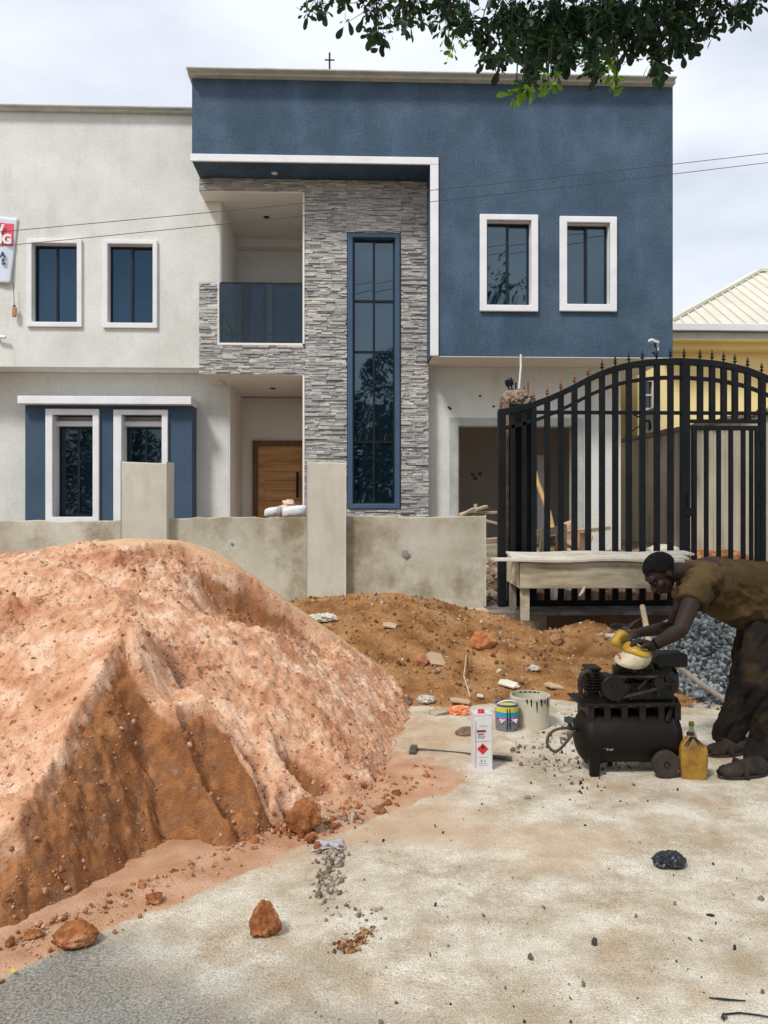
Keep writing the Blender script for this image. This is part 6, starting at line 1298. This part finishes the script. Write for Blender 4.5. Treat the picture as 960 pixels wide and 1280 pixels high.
# lower scoop: milky belly with a yellow folded rim
shell([[(766, 820, d + .02), (768, 828, d - .04), (778, 834, d - .09), (795, 838, d - .10), (808, 835, d - .07), (815, 826, d - .02)],
       [(779, 812, d + .03), (781, 818, d - .04), (788, 823, d - .10), (798, 826, d - .11), (810, 825, d - .09), (816, 820, d - .03)],
       [(781, 806, d + .04), (783, 811, d - .03), (789, 815, d - .08), (799, 819, d - .10), (811, 822, d - .09), (815, 817, d - .03)]], 'lower_shell', 'milky')
shell([[(780, 812, d + .03), (783, 817, d - .05), (790, 819, d - .085), (800, 821, d - .105), (811, 823, d - .095), (815, 818, d - .04)],
       [(773, 810, d + .02), (778, 812, d - .05), (788, 814, d - .09), (799, 816, d - .115), (811, 820, d - .10), (814, 815, d - .04)],
       [(778, 804, d + .03), (783, 803, d - .03), (791, 806, d - .07), (799, 811, d - .09), (808, 815, d - .08), (812, 812, d - .04)],
       [(783, 802, d + .05), (786, 801, d + .0), (793, 803, d - .03), (797, 807, d - .05), (803, 812, d - .05), (808, 812, d - .02)]], 'folded_rim', 'yplastic', .005)
shell([[(761, 803, d + .0), (766, 806, d - .03), (772, 811, d - .03), (777, 812, d + .0)], [(765, 797, d + .0), (770, 800, d - .06), (776, 805, d - .05), (780, 808, d - .0)],
       [(770, 789, d + .02), (776, 793, d - .04), (773, 800, d - .03), (776, 806, d + .02)], [(774, 786, d + .06), (783, 788, d - .0), (784, 794, d + .0), (782, 799, d + .03)], [(781, 788, d + .1), (787, 793, d + .05), (787, 797, d + .04), (784, 801, d + .05)]], 'upper_shell', 'yplastic', .005)
MB().lathe([(.016, -.02), (.018, .02)], 12, P(781, 824, d - .03), 'X').build('neck', 'milky', jc, smooth=True)
MB().tube([P(771, 818, d - .03), P(775, 820, d - .05), P(774, 823, d - .06)], [.004, .006, .003], 7).build('red_tape', 'redp', jc, smooth=True)

# ================================================================ THE MAN
man = thing('person', 'man bending forward in a brown T-shirt and dirty dark trousers, working over the compressor', 'person', (P(940, 960, 4.7).x, 4.7, 0))
def remesh_obj(mb, nm, mt, par, vox, smooth_it=4, disp=None, sm_f=.5):
    o = mb.build(nm, mt, par, smooth=False); me = o.data
    r = o.modifiers.new('remesh', 'REMESH'); r.mode = 'VOXEL'; r.voxel_size = vox; r.use_smooth_shade = True
    s = o.modifiers.new('smooth', 'SMOOTH'); s.iterations = smooth_it; s.factor = sm_f
    for k, (tex_s, st, axis) in enumerate(disp or []):
        tx = bpy.data.textures.new(nm + str(k), 'CLOUDS'); tx.noise_scale = tex_s; tx.noise_depth = 2
        dm = o.modifiers.new('disp', 'DISPLACE'); dm.texture = tx; dm.strength = st; dm.mid_level = .5; dm.texture_coords = 'OBJECT' if axis is not None else 'LOCAL'
        if axis is not None: dm.texture_coords_object = axis
    return o
M['skin'] = mat('dark_skin', [(.020, .011, .0075), (.036, .019, .013)], 6, .62, .15, 60, spec=.25, bdist=.002)
M['hair'] = mat('black_hair', [(.004, .004, .004), (.010, .009, .009)], 30, .9, 1, 120, bdist=.006, spec=.1)
M['shirt'] = mat('brown_tshirt', [(.030, .020, .009), (.060, .039, .017), (.105, .070, .032)], 2.5, .9, .3, 90, spec=.1, stain=((.018, .013, .009), 4.5, .52, .68, .75), bdist=.003)
M['trouser'] = mat('grimy_trousers', [(.008, .008, .009), (.019, .015, .012), (.055, .036, .020)], 3.0, .9, .4, 80, pos=[.3, .52, .72], spec=.1, stain=((.075, .045, .02), 5, .56, .72, .6), bdist=.004)
M['shoe'] = mat('muddy_shoe', [(.012, .009, .007), (.045, .03, .022)], 12, .7, .6, 50, spec=.3)
bd_ = MB()
# torso, neck
bd_.tube([P(985, 800, 4.75), P(968, 772, 4.75), P(935, 745, 4.75), P(903, 730, 4.74), P(880, 722, 4.73), P(866, 719, 4.72)], [(.13, .16), (.15, .17), (.13, .16), (.15, .18), (.13, .19), (.07, .12)], 16, ref=(0, 1, 0))
bd_.tube([P(880, 721, 4.73), P(860, 716, 4.71), P(846, 715, 4.70)], [(.075, .085), (.062, .065), (.058, .058)], 14, ref=(0, 1, 0))
# head (local frame: forward, side, up)
Hc = P(827, 717, 4.69); fwd = Vector((-.66, -.10, -.75)).normalized(); side = Vector((0.05, -1, 0)); side = (side - fwd * side.dot(fwd)).normalized(); upv = side.cross(fwd) * 1; upv = upv if upv.z > 0 else -upv
HM = Matrix((fwd, side, upv)).transposed()
def hp3(f, s, u): return Hc + HM @ Vector((f, s, u))
def hell(m, f, s, u, a, b, c): m.ell(hp3(f, s, u), (a, b, c), 20, 14, HM)
hell(bd_, -.012, 0, .028, .096, .074, .088); hell(bd_, .030, 0, -.035, .062, .058, .070); hell(bd_, .050, 0, -.075, .036, .034, .028); hell(bd_, .068, 0, .036, .026, .052, .024)
bd_.tube([hp3(.082, 0, .015), hp3(.104, 0, -.015), hp3(.112, 0, -.030), hp3(.088, 0, -.036)], [.009, .013, .019, .012], 10)
hell(bd_, .090, .013, -.030, .013, .010, .009); hell(bd_, .090, -.013, -.030, .013, .010, .009)
hell(bd_, .092, 0, -.056, .014, .026, .008); hell(bd_, .090, 0, -.069, .013, .024, .009)
for s in (1, -1):
    hell(bd_, -.008, s * .074, -.004, .017, .009, .030); hell(bd_, .062, s * .046, -.018, .026, .02, .022); hell(bd_, .080, s * .030, .030, .012, .020, .008)
bd_.tube([P(848, 716, 4.70), hp3(-.035, 0, -.03)], [.058, .056], 14)
# arms
def arm(sh, el, wr, s=1):
    sh, el, wr = Vector(sh), Vector(el), Vector(wr)
    bd_.tube([sh, sh.lerp(el, .3), sh.lerp(el, .65), el, el.lerp(wr, .25), el.lerp(wr, .6), wr], [.060, .058, .048, .043, .045, .036, .027], 14)
nSh, nEl, nWr = P(873, 730, 4.56), P(851, 787, 4.40), P(815, 808, 4.47)
fSh, fEl, fWr = P(868, 728, 4.92), P(840, 784, 5.00), P(797, 791, 4.80)
arm(nSh, nEl, nWr); arm(fSh, fEl, fWr)
def hand(wr, tip_dir, palm_n, thumb_side, curl):
    """palm plus five bent fingers"""
    t = Vector(tip_dir).normalized(); n_ = Vector(palm_n); n_ = (n_ - t * n_.dot(t)).normalized(); sd_ = t.cross(n_) * thumb_side; wr = Vector(wr)
    pc = wr + t * .05; rm = Matrix((t, sd_, n_)).transposed(); bd_.ell(pc, (.052, .042, .019), 14, 10, rm); bd_.tube([wr - t * .01, pc], [(.026), (.026)], 12)
    for k, (off_, ln) in enumerate(((.031, .068), (.011, .076), (-.010, .071), (-.030, .056))):
        b0 = wr + t * .085 + sd_ * off_; pts = [b0 - t * .03, b0]; ang = 0; L_ = [ln * .45, ln * .32, ln * .23]
        for j in range(3): ang += R(curl * (.8 + .12 * k)) * (1, 1.1, .7)[j]; pts.append(pts[-1] + (t * math.cos(ang) + n_ * math.sin(ang)) * L_[j])
        bd_.tube(pts, [.010, .0105, .0098, .0088, .0070], 8)
    tb0 = wr + t * .025 + sd_ * .025; bd_.tube([tb0, tb0 + (t * .5 + sd_ * .85).normalized() * .038, tb0 + (t * .5 + sd_ * .85).normalized() * .038 + (t * .9 + n_ * .45).normalized() * .032, tb0 + (t * .5 + sd_ * .85).normalized() * .038 + (t * .8 + n_ * .75).normalized() * .056], [.014, .0125, .0105, .0085], 8)
hand(nWr, (-.93, -.05, .38), (.1, -.05, -1) , 1, 34)
hand(fWr, (-.85, -.45, -.18), (.0, .2, -1), -1, 36)
# legs (under the trousers)
nHip, nKn, nAn = P(965, 800, 4.62), P(952, 882, 4.54), P(957, 948, 4.58)
fHip, fKn, fAn = P(950, 800, 4.88), P(930, 868, 4.88), P(913, 926, 4.95)
for (a, b, c, toe) in ((nHip, nKn, nAn, P(915, 972, 4.52)), (fHip, fKn, fAn, P(890, 944, 4.88))):
    bd_.tube([a, Vector(a).lerp(b, .5), b, Vector(b).lerp(c, .4), c], [.085, .075, .055, .055, .038], 14); bd_.tube([Vector(c) + Vector((.03, 0, -.02)), Vector(toe)], [.038, .028], 10)
body = remesh_obj(bd_, 'body', 'skin', man, .0048, 3)
# eye, nostril details
for s in (1, -1): MB().ell(hp3(.080, s * .030, .008), (.011, .012, .009), 12, 8, HM).build('eye', mat('eye_dark', [(.012, .008, .007)], 5, .3), man, smooth=True)
# hair cap
hm = MB(); hm.ell((0, 0, 0), (1, 1, 1), 40, 28); vs = []
for v in hm.v:
    v = Vector(v); f, s, u = v.x * .104, v.y * .082, v.z * .098; lim = -.028 + .075 * (1 if f > .02 else 0) * min(1, (f - .02) / .04 if f > .02 else 0)
    if u < lim: 
        kx = .88; f, s, u = f * kx, s * kx, max(u, lim - .012)
    vs.append(tuple(hp3(-.014 + f, s, .030 + u)))
hm.v = vs; ho = hm.build('hair', 'hair', man, smooth=True)
dm = ho.modifiers.new('d', 'DISPLACE'); tx = bpy.data.textures.new('hairn', 'CLOUDS'); tx.noise_scale = .012; dm.texture = tx; dm.strength = .006
# T-shirt
sm_ = MB()
sm_.tube([P(1002, 770, 4.75), P(985, 752, 4.75), P(962, 748, 4.75), P(935, 744, 4.75), P(908, 736, 4.74), P(885, 729, 4.73), P(868, 723, 4.72), P(856, 718, 4.71)],
         [(.17, .20), (.20, .205), (.215, .21), (.205, .205), (.180, .205), (.155, .20), (.115, .17), (.075, .082)], 24, ref=(0, 1, 0))
for (sh, el) in ((nSh, nEl), (fSh, fEl)):
    sh, el = Vector(sh), Vector(el); sm_.tube([sh + (el - sh).normalized() * -.07 + Vector((.06, 0, 0)), sh + Vector((.012, 0, 0)), sh.lerp(el, .22), sh.lerp(el, .42)], [(.10, .08), (.098, .080), (.088, .074), (.086, .074)], 16, ref=(0, 1, 0))
def folded(mb, nm, mt, vox, rotv, sc_, st, small=.012):
    o = mb.build(nm, mt, man); r = o.modifiers.new('remesh', 'REMESH'); r.mode = 'VOXEL'; r.voxel_size = vox; r.use_smooth_shade = True
    s = o.modifiers.new('smooth', 'SMOOTH'); s.iterations = 6; s.factor = .5
    dg = bpy.context.evaluated_depsgraph_get(); me = bpy.data.meshes.new_from_object(o.evaluated_get(dg)); o.modifiers.clear(); me.name = nm; o.data = me
    n = len(me.vertices); co = np.empty(n * 3, np.float32); me.vertices.foreach_get('co', co); co = co.reshape(-1, 3); nr = np.empty(n * 3, np.float32); me.vertices.foreach_get('normal', nr); nr = nr.reshape(-1, 3)
    e = Euler(rotv).to_matrix(); q = co @ np.array(e).T; d = st * (1 - np.abs(fbm(q[:, 0] * sc_[0] + q[:, 1] * sc_[1] * .3, q[:, 2] * sc_[2] + q[:, 1] * sc_[1], 3, 5)) * 2.6)
    d = d * sst(-.6, .4, fbm(co[:, 0] * 4, co[:, 2] * 4 + co[:, 1] * 3, 2, 8)) + small * .5 * fbm(co[:, 0] * 30 + co[:, 1] * 17, co[:, 2] * 30, 2, 9)
    co = co + nr * d[:, None]; me.vertices.foreach_set('co', co.astype(np.float32).ravel()); me.update(); me.polygons.foreach_set('use_smooth', np.ones(len(me.polygons), bool)); return o
shirt = folded(sm_, 'tshirt', 'shirt', .0085, (0, R(-38), 0), (5, 9, 15), .016)
# no patch along the back: cloth tone varies by noise only
# trousers
tm = MB()
tm.tube([P(985, 758, 4.75), P(978, 785, 4.75), P(968, 806, 4.75)], [(.16, .17), (.165, .185), (.15, .18)], 20, ref=(0, 1, 0))
tm.tube([P(968, 790, 4.64), P(958, 825, 4.60), P(957, 860, 4.56), P(962, 900, 4.56), P(962, 925, 4.57), P(957, 946, 4.57), P(956, 957, 4.57)], [(.16, .12), (.138, .12), (.115, .11), (.098, .10), (.098, .10), (.112, .105), (.105, .10)], 20, ref=(0, 1, 0))
tm.tube([P(955, 790, 4.87), P(943, 825, 4.88), P(934, 860, 4.88), P(924, 888, 4.90), P(914, 910, 4.92), P(908, 930, 4.94)], [(.14, .12), (.125, .11), (.098, .10), (.076, .09), (.080, .09), (.078, .09)], 20, ref=(0, 1, 0))
trousers = folded(tm, 'trousers', 'trouser', .0085, (0, R(55), 0), (4, 8, 13), .020)
# shoes
def shoe(toe, heel, nm='shoe'):
    toe, heel = Vector(toe), Vector(heel); d = (heel - toe); ln = d.length; t = d.normalized(); m = MB(); sd_ = Vector((-t.y, t.x, 0))
    prof2 = [(0.0, .030, .030, .022), (.08, .048, .048, .028), (.3, .055, .058, .036), (.5, .052, .075, .048), (.7, .048, .09, .055), (.88, .044, .085, .05), (1.0, .03, .06, .04)]
    m.tube([toe + d * a + Vector((0, 0, .012 + h / 2)) for a, w_, h, _ in prof2], [(w_, h / 2 + .012) for a, w_, h, _ in prof2], 16, ref=(0, 0, 1))
    o = folded(m, nm, 'shoe', .006, (0, R(20), 0), (20, 20, 30), .005, .006)
    s = MB(); K = 20; pl = []
    for k in range(K): a = 2 * math.pi * k / K; p = toe + d * (.5 + .54 * math.cos(a)) + sd_ * .056 * math.sin(a) * (1 - .1 * math.cos(a)); pl.append((p.x, p.y))
    s.prism(pl, .001, .022, 'Z'); s.build('sole', 'rubber', o) if False else s.build('sole', 'rubber', man, bevel=.004)
    m2 = MB(); c0 = toe + d * .42 + Vector((0, 0, .055)); m2.tube([c0 + sd_ * .062 - Vector((0, 0, .04)), c0 + sd_ * .035 + Vector((0, 0, .028)), c0 - sd_ * .035 + Vector((0, 0, .028)), c0 - sd_ * .062 - Vector((0, 0, .04))], [(.028, .008)] * 4, 10, ref=tuple(t)); m2.build('shoe_strap', 'shoe', man, smooth=True)
shoe(PG(900, 974), Vector((PG(900, 974).x + .285, PG(900, 974).y + .05, 0))); shoe(PG(886, 946), Vector((PG(886, 946).x + .27, PG(886, 946).y + .06, 0)))
# wristband and trouser pocket
wv_ = Vector(nWr); ad_ = (Vector(nEl) - wv_).normalized(); MB().tube([wv_ + ad_ * .02, wv_ + ad_ * .035], [.033, .034], 16).build('wristband', 'hair', man, smooth=True)
